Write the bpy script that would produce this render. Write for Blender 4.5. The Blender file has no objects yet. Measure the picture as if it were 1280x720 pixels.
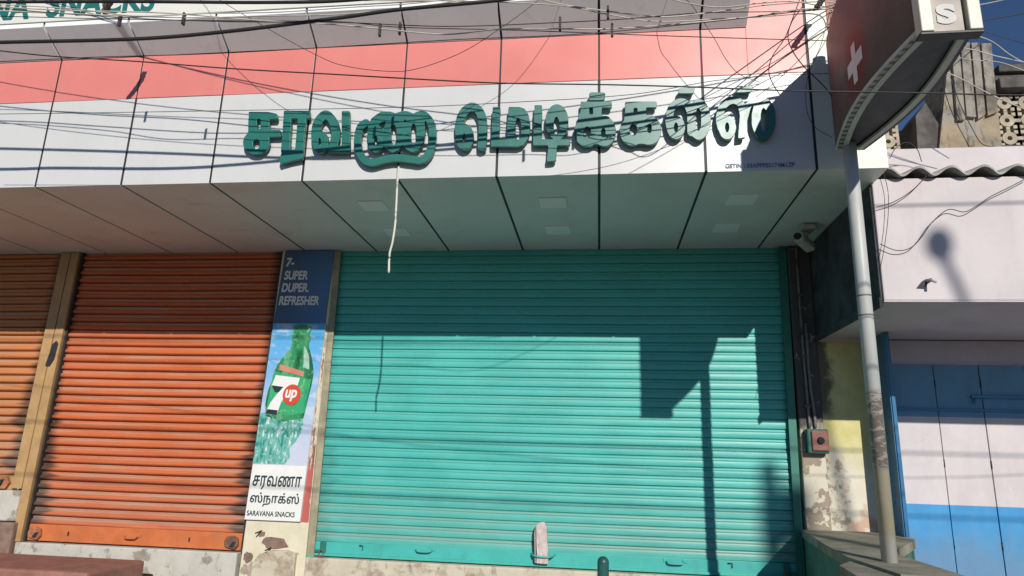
import bpy, bmesh, math, random
from mathutils import Vector, Matrix
import numpy as np
random.seed(7)
SC = bpy.context.scene
COL = SC.collection
rad = math.radians

# ------------------------------------------------------------------ camera
cam_d = bpy.data.cameras.new('camera')
cam_d.sensor_fit = 'HORIZONTAL'
cam_d.sensor_width = 36.0
cam_d.lens = 24.041
cam_d.clip_start = 0.05
cam_d.clip_end = 2000
cam = bpy.data.objects.new('camera', cam_d)
COL.objects.link(cam)
_r = Vector((0.99202766, 0.12266229, 0.0288978))
_u = Vector((0.00165381, -0.2419627, 0.97028414))
_f = Vector((-0.12600946, 0.96250092, 0.24023655))
cam.matrix_world = Matrix(((_r.x, _u.x, -_f.x, 0.0), (_r.y, _u.y, -_f.y, -5.1), (_r.z, _u.z, -_f.z, 1.6), (0, 0, 0, 1)))
SC.camera = cam

# ------------------------------------------------------------------ sky, sun, exposure
SUN = Vector((0.34, -1.0, 0.48)).normalized()          # direction towards the sun
elev = math.asin(SUN.z)
azim = math.atan2(SUN.x, SUN.y)
W = bpy.data.worlds.new('World')
SC.world = W
W.use_nodes = True
wn = W.node_tree
sky = wn.nodes.new('ShaderNodeTexSky')
sky.sky_type = 'NISHITA'
sky.sun_disc = False
sky.sun_elevation = elev
sky.sun_rotation = azim
sky.air_density = 0.75
sky.dust_density = 0.0
sky.altitude = 800
sky.ozone_density = 5.0
bg = wn.nodes['Background']
bg.inputs['Strength'].default_value = 0.065
wn.links.new(sky.outputs[0], bg.inputs[0])
sd = bpy.data.lights.new('sun', 'SUN')
sd.energy = 3.3
sd.angle = rad(0.5)
sd.color = (1.0, 0.955, 0.88)
sun = bpy.data.objects.new('sun', sd)
COL.objects.link(sun)
sun.rotation_euler = SUN.to_track_quat('Z', 'Y').to_euler()
sun.location = SUN * 30
SC.view_settings.view_transform = 'Standard'
SC.view_settings.look = 'None'
SC.view_settings.exposure = 0.27
SC.view_settings.gamma = 1.0
SC.view_settings.use_curve_mapping = False

# ------------------------------------------------------------------ materials
class NT:
    """small wrapper round a node tree"""
    def __init__(s, name):
        s.m = bpy.data.materials.new(name)
        s.m.use_nodes = True
        s.t = s.m.node_tree
        s.b = s.t.nodes['Principled BSDF']
        s.co = None
    def n(s, kind, **kw):
        x = s.t.nodes.new(kind)
        for k, v in kw.items():
            setattr(x, k, v)
        return x
    def put(s, sock, v):
        if isinstance(v, bpy.types.NodeSocket):
            s.t.links.new(v, sock)
        elif isinstance(v, (tuple, list)):
            sock.default_value = tuple(v) + ((1.0,) if len(v) == 3 and len(sock.default_value) == 4 else ())
        else:
            sock.default_value = v
    def coord(s):
        if s.co is None:
            s.co = s.n('ShaderNodeTexCoord').outputs['Object']
        return s.co
    def scaled(s, sc):
        mp = s.n('ShaderNodeMapping')
        s.put(mp.inputs['Vector'], s.coord())
        mp.inputs['Scale'].default_value = sc
        return mp.outputs[0]
    def noise(s, scale, detail=5, rough=0.6, sc=None, off=None):
        x = s.n('ShaderNodeTexNoise')
        v = s.coord() if sc is None else s.scaled(sc)
        if off:
            a = s.n('ShaderNodeVectorMath', operation='ADD')
            s.put(a.inputs[0], v)
            a.inputs[1].default_value = off
            v = a.outputs[0]
        s.put(x.inputs['Vector'], v)
        x.inputs['Scale'].default_value = scale
        x.inputs['Detail'].default_value = detail
        x.inputs['Roughness'].default_value = rough
        return x.outputs[0]
    def ramp(s, v, a, b):
        x = s.n('ShaderNodeMapRange')
        x.interpolation_type = 'SMOOTHSTEP'
        s.put(x.inputs[0], v)
        x.inputs[1].default_value = a
        x.inputs[2].default_value = b
        return x.outputs[0]
    def mix(s, f, a, b, mode='MIX'):
        x = s.n('ShaderNodeMix', data_type='RGBA', blend_type=mode)
        s.put(x.inputs[0], f)
        s.put(x.inputs[6], a)
        s.put(x.inputs[7], b)
        return x.outputs[2]
    def math(s, op, a, b=0.0, c=None):
        x = s.n('ShaderNodeMath', operation=op)
        s.put(x.inputs[0], a)
        s.put(x.inputs[1], b)
        if c is not None:
            s.put(x.inputs[2], c)
        return x.outputs[0]
    def xyz(s):
        x = s.n('ShaderNodeSeparateXYZ')
        s.put(x.inputs[0], s.coord())
        return x.outputs
    def bump(s, h, strength=0.3, dist=0.01):
        x = s.n('ShaderNodeBump')
        s.put(x.inputs['Height'], h)
        x.inputs['Strength'].default_value = strength
        x.inputs['Distance'].default_value = dist
        s.put(s.b.inputs['Normal'], x.outputs[0])
    def done(s, col, rough=0.6, metal=0.0, spec=0.5):
        s.put(s.b.inputs['Base Color'], col)
        s.put(s.b.inputs['Roughness'], rough)
        s.b.inputs['Metallic'].default_value = metal
        s.b.inputs['Specular IOR Level'].default_value = spec
        return s.m

def sc(c, k):
    return tuple(min(1.0, v * k) for v in c)

def plain(name, c, rough=0.6, var=0.12, scale=6.0, bump=0.0, bscale=60, metal=0.0, spec=0.5, dirt=None, damt=0.5, streak=True):
    """paint, plaster or metal with uneven tone, stains and a little relief"""
    n = NT(name)
    a = n.noise(scale, 6, 0.65)
    col = n.mix(n.ramp(a, 0.3, 0.7), sc(c, 1 - var), sc(c, 1 + var))
    if dirt:
        d = n.noise(3.0, 7, 0.7, sc=(3.0, 3.0, 0.6) if streak else None, off=(3.1, 7.7, 1.3))
        col = n.mix(n.math('MULTIPLY', n.ramp(d, 0.5, 0.75), damt), col, dirt)
    if bump:
        n.bump(n.noise(bscale, 5, 0.6), bump, 0.004)
    r = n.math('MULTIPLY_ADD', n.noise(scale * 2, 3), 0.25, rough - 0.12)
    return n.done(col, r, metal, spec)

M = {}
M['white_panel'] = plain('white_panel', (0.62, 0.62, 0.61), 0.34, 0.025, 1.5, bump=0.10, bscale=2.2, dirt=(0.5, 0.47, 0.42), damt=0.16)
M['cream_panel'] = plain('cream_panel', (0.74, 0.72, 0.60), 0.45, 0.03, 1.5, dirt=(0.5, 0.45, 0.36), damt=0.2)
M['pink_panel'] = plain('pink_panel', (0.72, 0.225, 0.195), 0.36, 0.035, 1.2, bump=0.10, bscale=2.2, dirt=(0.62, 0.30, 0.27), damt=0.3)
M['grey_panel'] = plain('grey_panel', (0.87, 0.885, 0.885), 0.4, 0.03, 2.0, dirt=(0.45, 0.43, 0.42), damt=0.3)
M['soffit_panel'] = plain('soffit_panel', (0.72, 0.74, 0.72), 0.45, 0.05, 1.2, dirt=(0.42, 0.37, 0.3), damt=0.3, streak=False)
M['board_white'] = plain('board_white', (0.74, 0.73, 0.66), 0.5, 0.03, 2)
M['board_violet_shade'] = plain('board_violet_shade', (0.17, 0.14, 0.20), 0.5, 0.05, 2)  # shade on the right end of the board, put into a violet colour
M['joint'] = plain('joint_sealant', (0.025, 0.025, 0.028), 0.6)
M['dark'] = plain('dark_void', (0.02, 0.02, 0.022), 0.8)
M['letter'] = plain('letter_green', (0.016, 0.155, 0.122), 0.36, 0.06, 5, spec=0.75)
M['letter_side'] = plain('letter_side', (0.008, 0.06, 0.05), 0.5)
M['letter_teal'] = plain('letter_teal', (0.012, 0.16, 0.15), 0.4)
M['print_blue'] = plain('print_blue', (0.16, 0.24, 0.36), 0.6)
M['black_cable'] = plain('black_cable', (0.022, 0.02, 0.02), 0.55)
M['pale_cable'] = plain('pale_cable', (0.50, 0.47, 0.40), 0.6, 0.2, 9)
M['pale_cord'] = plain('pale_cord', (0.66, 0.64, 0.56), 0.7, 0.1, 20)
M['clip'] = plain('clip_brown', (0.06, 0.045, 0.035), 0.7, 0.3, 20)
M['downlight'] = plain('downlight_plastic', (0.93, 0.94, 0.92), 0.35, 0.01)
M['steel_dark'] = plain('steel_dark', (0.05, 0.048, 0.045), 0.5, 0.3, 15, metal=0.4)
M['rust'] = plain('rusty_iron', (0.16, 0.085, 0.055), 0.8, 0.4, 25, bump=0.3)
M['rail_teal'] = plain('rail_teal', (0.06, 0.43, 0.38), 0.42, 0.05, 5, dirt=(0.06, 0.25, 0.2), damt=0.5)
M['guide_green'] = plain('guide_green', (0.02, 0.17, 0.125), 0.5, 0.15, 8, dirt=(0.1, 0.08, 0.06), damt=0.5)
M['rust_orange'] = plain('rust_orange', (0.40, 0.15, 0.07), 0.75, 0.35, 18, bump=0.3, dirt=(0.15, 0.08, 0.055), damt=0.8, streak=False)
M['rail_orange'] = plain('rail_orange', (0.56, 0.155, 0.05), 0.5, 0.12, 6, dirt=(0.35, 0.16, 0.08), damt=0.6)
M['guide_worn'] = plain('guide_worn', (0.34, 0.30, 0.20), 0.7, 0.25, 8, dirt=(0.12, 0.16, 0.11), damt=0.8)
M['guide_dark'] = plain('guide_dark', (0.035, 0.028, 0.024), 0.6, 0.3, 10)
M['tan_pillar'] = plain('tan_pillar', (0.46, 0.285, 0.125), 0.55, 0.12, 7, bump=0.15, dirt=(0.30, 0.16, 0.07), damt=0.7)
M['brown_step'] = plain('brown_step', (0.30, 0.135, 0.10), 0.8, 0.18, 9, bump=0.4, dirt=(0.36, 0.26, 0.2), damt=0.6, streak=False)
M['brown_brick'] = plain('brown_brick', (0.23, 0.15, 0.115), 0.9, 0.25, 14, bump=0.6)
M['whitewash'] = plain('whitewash', (0.60, 0.555, 0.44), 0.85, 0.1, 6, bump=0.3, dirt=(0.42, 0.36, 0.28), damt=0.5)
M['street'] = plain('street_asphalt', (0.07, 0.067, 0.062), 0.9, 0.25, 3, bump=0.4)
M['paving'] = plain('paving_concrete', (0.19, 0.18, 0.165), 0.9, 0.2, 4, bump=0.4)
M['pavement_edge'] = plain('plinth_concrete', (0.27, 0.25, 0.19), 0.85, 0.25, 8, bump=0.5, dirt=(0.14, 0.12, 0.095), damt=0.8, streak=False)
M['plinth_green'] = plain('plinth_green', (0.05, 0.16, 0.11), 0.7, 0.25, 6, bump=0.3, dirt=(0.1, 0.09, 0.07), damt=0.7)
M['pink_wall'] = plain('pink_wall', (0.62, 0.56, 0.565), 0.8, 0.06, 3, bump=0.12, dirt=(0.50, 0.43, 0.41), damt=0.35)
M['lavender_wall'] = plain('lavender_wall', (0.60, 0.53, 0.57), 0.8, 0.06, 4, bump=0.1, dirt=(0.36, 0.3, 0.32), damt=0.5, streak=False)
M['blue_paint'] = plain('blue_paint', (0.04, 0.17, 0.34), 0.3, 0.12, 4, dirt=(0.03, 0.12, 0.26), damt=0.5)
M['stained_black'] = plain('stained_black', (0.060, 0.060, 0.066), 0.9, 0.45, 7, bump=0.4, dirt=(0.10, 0.095, 0.09), damt=0.4)
M['asbestos'] = plain('asbestos_sheet', (0.36, 0.355, 0.34), 0.9, 0.25, 9, bump=0.4, dirt=(0.14, 0.14, 0.13), damt=0.6)
M['breeze'] = plain('breeze_cream', (0.42, 0.36, 0.27), 0.85, 0.25, 10, bump=0.3, dirt=(0.2, 0.17, 0.13), damt=0.7)
M['old_slab'] = plain('old_slab', (0.10, 0.09, 0.08), 0.9, 0.45, 8, bump=0.6, dirt=(0.05, 0.045, 0.04), damt=0.8)
M['sign_frame'] = plain('sign_frame', (0.62, 0.60, 0.48), 0.4, 0.08, 8, dirt=(0.5, 0.45, 0.33), damt=0.5)
M['sign_trim'] = plain('sign_trim', (0.58, 0.58, 0.53), 0.5, 0.12, 10)
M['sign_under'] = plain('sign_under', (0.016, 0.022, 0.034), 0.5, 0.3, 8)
M['white_film'] = plain('white_film', (0.78, 0.77, 0.74), 0.5, 0.05, 6)
M['dim_film'] = plain('dim_film', (0.50, 0.50, 0.48), 0.5, 0.1, 14)  # white film greyed; weaker light on the sign front sits in its colour
M['sign_edge'] = plain('sign_edge_face', (0.24, 0.19, 0.145), 0.4, 0.3, 14, dirt=(0.2, 0.17, 0.13), damt=0.8)
M['bollard'] = plain('bollard_green', (0.02, 0.085, 0.075), 0.4, 0.2, 12)
M['red_box'] = plain('red_box', (0.27, 0.10, 0.075), 0.6, 0.3, 12, dirt=(0.12, 0.07, 0.055), damt=0.7, streak=False)
M['box_green'] = plain('box_green', (0.02, 0.10, 0.08), 0.55, 0.2, 12)
M['conduit'] = plain('conduit_grey', (0.17, 0.16, 0.145), 0.5, 0.3, 15)
M['cctv'] = plain('cctv_shell', (0.52, 0.52, 0.49), 0.4, 0.1, 10, dirt=(0.2, 0.18, 0.15), damt=0.6)
M['foil'] = plain('paper_print', (0.62, 0.50, 0.46), 0.6, 0.15, 30)
M['lamp_grey'] = plain('lamp_grey', (0.3, 0.3, 0.3), 0.5)

def peeled(name, paint, under, lo, hi, scale=5.0, dark=None, zfade=None):
    """paint or limewash flaking off to bare render; zfade=(z0,z1): flaking only below, full paint above"""
    n = NT(name)
    a = n.noise(scale, 8, 0.62, off=(1.7, 4.1, 2.9))
    f = n.ramp(a, lo, hi)
    if zfade:
        z = n.xyz()[2]
        f = n.math('MULTIPLY', f, n.ramp(z, zfade[1], zfade[0]))
    tone = n.ramp(n.noise(9, 6), 0.3, 0.7)
    p = n.mix(tone, sc(paint, 0.92), sc(paint, 1.06))
    u = n.mix(n.ramp(n.noise(30, 6), 0.3, 0.7), sc(under, 0.75), sc(under, 1.2))
    col = n.mix(f, p, u)
    if dark:
        d = n.ramp(n.noise(7, 8, 0.7, sc=(2, 2, .6), off=(9, 2, 5)), 0.56, 0.72)
        col = n.mix(n.math('MULTIPLY', d, 0.7), col, dark)
    h = n.math('SUBTRACT', n.math('MULTIPLY', n.noise(40, 5), 0.35), f)
    n.bump(h, 0.5, 0.006)
    return n.done(col, 0.85)

M['poster_pillar'] = peeled('poster_pillar_limewash', (0.68, 0.62, 0.46), (0.36, 0.30, 0.235), 0.58, 0.62, 4.5, zfade=(1.05, 1.12))
M['sill'] = peeled('sill_render', (0.56, 0.50, 0.385), (0.40, 0.33, 0.24), 0.5, 0.62, 7, dark=(0.16, 0.135, 0.11))
M['sill_grey'] = peeled('sill_limewash', (0.52, 0.50, 0.44), (0.32, 0.28, 0.23), 0.52, 0.6, 6, dark=(0.08, 0.075, 0.07))

def yellow_wall():
    n = NT('yellow_wall')
    x, y, z = n.xyz()
    f = n.ramp(n.math('ADD', z, n.math('MULTIPLY', n.noise(4, 6), 0.5)), 1.75, 2.05)
    tone = n.ramp(n.noise(7, 6), 0.3, 0.7)
    p = n.mix(f, n.mix(tone, (0.66, 0.61, 0.50), (0.74, 0.69, 0.56)), n.mix(tone, (0.58, 0.52, 0.20), (0.68, 0.62, 0.30)))
    pinkish = n.math('MULTIPLY', n.ramp(n.noise(6, 6, 0.6, off=(4, 4, 4)), 0.5, 0.65), n.ramp(z, 1.5, 1.3))
    p = n.mix(pinkish, p, (0.60, 0.40, 0.30))
    # bare render along the left edge, its outline ragged
    e = n.math('ADD', x, n.math('MULTIPLY', n.noise(9, 8, 0.65), 0.22))
    peel = n.ramp(e, 1.79, 1.76)
    peel = n.math('MULTIPLY', peel, n.ramp(n.math('ADD', z, n.math('MULTIPLY', n.noise(5, 5), 0.3)), 1.9, 1.8))
    p = n.mix(peel, p, n.mix(n.ramp(n.noise(14, 8), 0.42, 0.52), (0.30, 0.25, 0.19), (0.62, 0.57, 0.46)))
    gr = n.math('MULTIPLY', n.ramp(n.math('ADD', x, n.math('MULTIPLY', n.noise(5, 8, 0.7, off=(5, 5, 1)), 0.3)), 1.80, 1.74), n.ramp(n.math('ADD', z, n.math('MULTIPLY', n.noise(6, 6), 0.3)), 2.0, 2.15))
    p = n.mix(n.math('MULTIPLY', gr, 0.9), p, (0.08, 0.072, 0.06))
    spots = n.ramp(n.noise(16, 3, 0.5, off=(2, 2, 2)), 0.72, 0.76)
    p = n.mix(n.math('MULTIPLY', spots, 0.8), p, (0.12, 0.10, 0.08))
    n.bump(n.math('SUBTRACT', n.math('MULTIPLY', n.noise(35, 6), 0.4), peel), 0.5, 0.006)
    return n.done(p, 0.85)
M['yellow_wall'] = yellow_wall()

def grime_pillar():
    n = NT('grimy_pillar')
    x, y, z = n.xyz()
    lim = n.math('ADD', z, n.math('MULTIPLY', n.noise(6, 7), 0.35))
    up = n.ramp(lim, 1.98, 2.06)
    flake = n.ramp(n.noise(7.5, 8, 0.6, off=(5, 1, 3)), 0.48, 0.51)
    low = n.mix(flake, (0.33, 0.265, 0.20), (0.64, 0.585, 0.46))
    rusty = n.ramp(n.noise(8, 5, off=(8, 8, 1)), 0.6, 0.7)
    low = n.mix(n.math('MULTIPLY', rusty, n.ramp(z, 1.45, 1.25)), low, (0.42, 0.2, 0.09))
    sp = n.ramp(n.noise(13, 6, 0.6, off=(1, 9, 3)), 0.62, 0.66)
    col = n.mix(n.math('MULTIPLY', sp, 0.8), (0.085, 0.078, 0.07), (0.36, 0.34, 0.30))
    n.bump(n.math('ADD', n.noise(30, 7), flake), 0.5, 0.006)
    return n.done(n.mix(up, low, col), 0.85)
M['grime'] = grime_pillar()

def slat_mat(name, base, dust, grease, pitch, z0, x0, x1, dust_amt, grease_amt, rough=0.42, spec=0.5):
    """rolling-shutter paint: dusty slats, black grease creeping in from the guides slat by slat"""
    n = NT(name)
    x, y, z = n.xyz()
    k = n.math('DIVIDE', n.math('SUBTRACT', z, z0), pitch)
    ph = n.math('FRACT', k)
    idx = n.math('FLOOR', k)
    tone = n.noise(2.2, 6, 0.6, sc=(1.0, 1.0, 2.0))
    p = n.mix(n.ramp(tone, 0.3, 0.7), sc(base, 0.9), sc(base, 1.07))
    # every slat its own shade of fading
    wn_ = n.n('ShaderNodeTexWhiteNoise', noise_dimensions='1D')
    n.put(wn_.inputs['W'], idx)
    dn = n.noise(3.0, 7, 0.7, sc=(0.8, 1, 5.0), off=(2.2, 5, 1))
    top = n.math('MULTIPLY', n.ramp(ph, 0.42, 0.58), n.ramp(ph, 1.0, 0.93))
    amt = n.math('MULTIPLY', n.math('MULTIPLY_ADD', wn_.outputs[0], 0.5, 0.6), n.math('MULTIPLY', n.math('MULTIPLY_ADD', n.ramp(dn, 0.3, 0.65), 0.8, 0.25), dust_amt))
    p = n.mix(n.math('MULTIPLY', amt, n.math('MULTIPLY_ADD', top, 0.85, 0.15)), p, dust)
    dl = n.math('MINIMUM', n.math('SUBTRACT', x, x0), n.math('SUBTRACT', x1, x))
    reach = n.math('MULTIPLY_ADD', n.noise(1.0, 2, 0.5, sc=(0.7, 1, 15.0), off=(0, 3, 0)), 0.42, -0.10)
    rlow = n.math('MULTIPLY', reach, n.math('MULTIPLY_ADD', n.ramp(z, z0 + 1.3, z0 + 0.1), 0.85, 0.25))
    g = n.ramp(n.math('SUBTRACT', dl, rlow), 0.05, -0.05)
    p = n.mix(n.math('MULTIPLY', g, grease_amt), p, grease)
    st = n.ramp(n.noise(2.0, 8, 0.7, sc=(1.5, 1, 9.0), off=(6, 6, 6)), 0.60, 0.78)
    p = n.mix(n.math('MULTIPLY', st, grease_amt * 0.6), p, sc(grease, 1.5))
    bd_ = n.math('MULTIPLY', n.ramp(n.math('SUBTRACT', z, n.math('MULTIPLY', dn, 0.5)), z0 + 0.30, z0 - 0.25), n.math('MULTIPLY_ADD', top, 0.26, 0.10))
    p = n.mix(bd_, p, (0.36, 0.31, 0.25))
    scr = n.math('MULTIPLY', n.ramp(n.noise(3.0, 9, 0.75, sc=(14, 1, 1.2), off=(2, 2, 9)), 0.60, 0.74), 0.5)
    p = n.mix(scr, p, dust)
    rs_ = n.ramp(n.noise(11, 6, 0.7, off=(8, 1, 4)), 0.70, 0.76)
    p = n.mix(n.math('MULTIPLY', rs_, 0.6), p, sc(grease, 2.2))
    sn = n.noise(60, 3, 0.5)
    n.bump(n.math('ADD', n.math('MULTIPLY', n.noise(5, 3, 0.5, sc=(1, 1, 3)), 1.0), n.math('MULTIPLY', sn, 0.05)), 0.25, 0.006)
    return n.done(p, n.math('MULTIPLY_ADD', tone, 0.3, rough - 0.1), 0.0, spec)

# ------------------------------------------------------------------ mesh helpers
def link(name, me, mat, parent=None):
    o = bpy.data.objects.new(name, me)
    COL.objects.link(o)
    if mat is not None:
        for m in (mat if isinstance(mat, (list, tuple)) else [mat]):
            me.materials.append(m)
    if parent is not None:
        o.parent = parent
        p = parent
        off = Vector((0, 0, 0))
        while p is not None:
            off += p.location
            p = p.parent
        me.transform(Matrix.Translation(-off))
    return o

def obj(name, bm, mat, parent=None, smooth=False):
    me = bpy.data.meshes.new(name)
    bmesh.ops.recalc_face_normals(bm, faces=bm.faces)
    bm.to_mesh(me)
    bm.free()
    if smooth:
        for p in me.polygons:
            p.use_smooth = True
    return link(name, me, mat, parent)

def tag(o, label=None, cat=None, group=None, kind=None):
    for k, v in (('label', label), ('category', cat), ('group', group), ('kind', kind)):
        if v:
            o[k] = v
    return o

def thing(name, label, cat, loc=(0, 0, 0), group=None):
    o = bpy.data.objects.new(name, None)
    COL.objects.link(o)
    o.location = loc
    o.empty_display_size = 0.1
    return tag(o, label, cat, group)

def BM():
    return bmesh.new()

def box(bm, x0, x1, y0, y1, z0, z1, bev=0.0, mi=0):
    vs = [bm.verts.new(p) for p in ((x0, y0, z0), (x1, y0, z0), (x1, y1, z0), (x0, y1, z0), (x0, y0, z1), (x1, y0, z1), (x1, y1, z1), (x0, y1, z1))]
    fs = [bm.faces.new([vs[i] for i in q]) for q in ((0, 3, 2, 1), (4, 5, 6, 7), (0, 1, 5, 4), (1, 2, 6, 5), (2, 3, 7, 6), (3, 0, 4, 7))]
    for f in fs:
        f.material_index = mi
    if bev:
        es = list({e for f in fs for e in f.edges})
        bmesh.ops.bevel(bm, geom=es, offset=bev, segments=2, affect='EDGES', profile=0.5)
    return fs

def prism(bm, pts, axis, a, b, mi=0):
    """polygon given in the two other axes, extruded along axis from a to b"""
    def p3(p, t):
        return (t, p[0], p[1]) if axis == 'x' else (p[0], t, p[1]) if axis == 'y' else (p[0], p[1], t)
    A = [bm.verts.new(p3(p, a)) for p in pts]
    B = [bm.verts.new(p3(p, b)) for p in pts]
    n = len(pts)
    fs = [bm.faces.new(A), bm.faces.new(B[::-1])]
    for i in range(n):
        fs.append(bm.faces.new((A[i], B[i], B[(i + 1) % n], A[(i + 1) % n])))
    for f in fs:
        f.material_index = mi
    return fs

def cyl(bm, p0, p1, r0, r1=None, seg=16, caps=True):
    p0, p1 = Vector(p0), Vector(p1)
    r1 = r0 if r1 is None else r1
    d = (p1 - p0).normalized()
    a = d.orthogonal().normalized()
    b = d.cross(a)
    A = [bm.verts.new(p0 + (a * math.cos(t) + b * math.sin(t)) * r0) for t in [2 * math.pi * i / seg for i in range(seg)]]
    B = [bm.verts.new(p1 + (a * math.cos(t) + b * math.sin(t)) * r1) for t in [2 * math.pi * i / seg for i in range(seg)]]
    for i in range(seg):
        f = bm.faces.new((A[i], A[(i + 1) % seg], B[(i + 1) % seg], B[i]))
        f.smooth = True
    if caps:
        bm.faces.new(A[::-1])
        bm.faces.new(B)

def spline(pts, k=10):
    p = [Vector(q) for q in pts]
    q = [2 * p[0] - p[1]] + p + [2 * p[-1] - p[-2]]
    out = []
    for i in range(1, len(q) - 2):
        a, b, c, d = q[i - 1], q[i], q[i + 1], q[i + 2]
        for j in range(k):
            t = j / k
            out.append(.5 * ((2 * b) + (-a + c) * t + (2 * a - 5 * b + 4 * c - d) * t * t + (-a + 3 * b - 3 * c + d) * t ** 3))
    out.append(p[-1])
    return out

def tube(bm, pts, r, seg=8):
    pts = [Vector(p) for p in pts]
    rings = []
    for i, p in enumerate(pts):
        d = (pts[min(i + 1, len(pts) - 1)] - pts[max(i - 1, 0)]).normalized()
        a = d.cross(Vector((0, 0, 1)))
        if a.length < 1e-3:
            a = d.cross(Vector((1, 0, 0)))
        a.normalize()
        b = d.cross(a)
        rings.append([bm.verts.new(p + (a * math.cos(t) + b * math.sin(t)) * r) for t in [2 * math.pi * j / seg for j in range(seg)]])
    for A, B in zip(rings, rings[1:]):
        for j in range(seg):
            f = bm.faces.new((A[j], A[(j + 1) % seg], B[(j + 1) % seg], B[j]))
            f.smooth = True
    bm.faces.new(rings[0][::-1])
    bm.faces.new(rings[-1])

def loops_mesh(loops, depth, y_face, bevel=0.0):
    """outline loops in (x, z), filled with their holes and given thickness; front face at y_face"""
    cu = bpy.data.curves.new('outline', 'CURVE')
    cu.dimensions = '2D'
    cu.fill_mode = 'BOTH'
    cu.extrude = depth / 2
    cu.bevel_depth = bevel
    cu.bevel_resolution = 1
    cu.offset = -bevel
    for L in loops:
        s = cu.splines.new('POLY')
        s.points.add(len(L) - 1)
        for p, q in zip(s.points, L):
            p.co = (q[0], q[1], 0, 1)
        s.use_cyclic_u = True
    return curve_to_mesh(cu, y_face, depth / 2 + bevel)

def curve_to_mesh(cu, y_face, half):
    o = bpy.data.objects.new('tmp', cu)
    COL.objects.link(o)
    dg = bpy.context.evaluated_depsgraph_get()
    dg.update()
    me = bpy.data.meshes.new_from_object(o.evaluated_get(dg))
    bpy.data.objects.remove(o)
    bpy.data.curves.remove(cu)
    me.materials.clear()
    me.transform(Matrix(((1, 0, 0, 0), (0, 0, -1, y_face + half), (0, 1, 0, 0), (0, 0, 0, 1))))
    return me

def text_mesh(body, x, z, size, y_face, depth=0.002, width=None, bold=0.0, shear=0.0, align='LEFT', spacing=1.0):
    cu = bpy.data.curves.new('text', 'FONT')
    cu.body = body
    cu.size = size
    cu.extrude = depth / 2
    cu.offset = bold
    cu.shear = shear
    cu.align_x = align
    cu.space_character = spacing
    me = curve_to_mesh(cu, y_face, depth / 2)
    if width:
        xs = [v.co.x for v in me.vertices]
        w = max(xs) - min(xs)
        k = width / w
        m0 = min(xs)
        for v in me.vertices:
            v.co.x = (v.co.x - m0) * k
    me.transform(Matrix.Translation((x, 0, z)))
    return me

def struct(name, bm, mat):
    return tag(obj(name, bm, mat), kind='structure')

# ------------------------------------------------------------------ ground
bm = BM()
N = 40
vs = [[bm.verts.new((-400 + 800 * i / N, -400 + 800 * j / N, 0)) for i in range(N + 1)] for j in range(N + 1)]
for j in range(N):
    for i in range(N):
        bm.faces.new((vs[j][i], vs[j][i + 1], vs[j + 1][i + 1], vs[j + 1][i]))
struct('street', bm, M['street'])
bm = BM()
box(bm, -30, 30, -3.2, -0.03, -0.05, 0.12, 0.012)
struct('pavement', bm, M['paving'])

# ------------------------------------------------------------------ the medical shop building
shop = thing('shop_building', 'pharmacy building with a teal shutter, orange shutters and a white and pink panelled canopy', 'shop', (0, 0, 0))
bm = BM()
box(bm, -7.0, 1.56, 0.10, 6.0, 0.0, 6.2)
obj('wall', bm, M['whitewash'], shop)

JX = [0.003 + 0.598 * k for k in range(-12, 3)]      # panel joints
XE = 1.572
YF = -1.412                                             # fascia plane
ZS = 3.193                                              # underside of the canopy
G = 0.0075

# canopy box behind the panels
bm = BM()
box(bm, -7.0, XE - 0.004, YF + 0.006, 0.098, ZS + 0.008, 5.2)
obj('canopy_core', bm, M['joint'], shop)

cols = [(JX[i], JX[i + 1]) for i in range(len(JX) - 1)]
bm = BM()
for a, b in cols:
    d = random.uniform(-0.0015, 0.0015)
    box(bm, a + G, b - G, YF + d, YF + 0.005, ZS, 3.795, 0.0015)
fascia = obj('fascia', bm, M['white_panel'], shop)
bm = BM()
for a, b in cols:
    d = random.uniform(-0.0015, 0.0015)
    if b < 0.7:
        box(bm, a + G * .7, b - G * .7, YF + d, YF + 0.005, 3.7985, 4.104, 0.0015)
    elif b < 1.3:
        box(bm, a + G * .7, 0.862, YF + d, YF + 0.005, 3.7985, 4.104, 0.0015)
        box(bm, 0.8625, b - G, YF + d, YF + 0.005, 3.7985, 5.15, 0.0015)
obj('pink_band', bm, M['pink_panel'], shop)
bm = BM()
box(bm, JX[-1] + G, XE, YF - 0.001, YF + 0.005, ZS, 5.15, 0.0015)
obj('end_panel', bm, M['cream_panel'], shop)
bm = BM()
for a, b in cols:
    if a > 0.8:
        continue
    b2 = min(b, 0.867)
    prism(bm, [(YF - 0.002, 4.107), (-1.598, 4.232), (-1.598, 4.262), (YF - 0.002, 4.137)], 'x', a + G, b2 - (G if b2 == b else 0))
obj('cornice', bm, M['grey_panel'], shop)
bm = BM()
prism(bm, [(YF - 0.002, 4.139), (-1.594, 4.264), (YF - 0.002, 4.264)], 'x', -7, 0.866)
obj('cornice_core', bm, M['joint'], shop)
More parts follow.
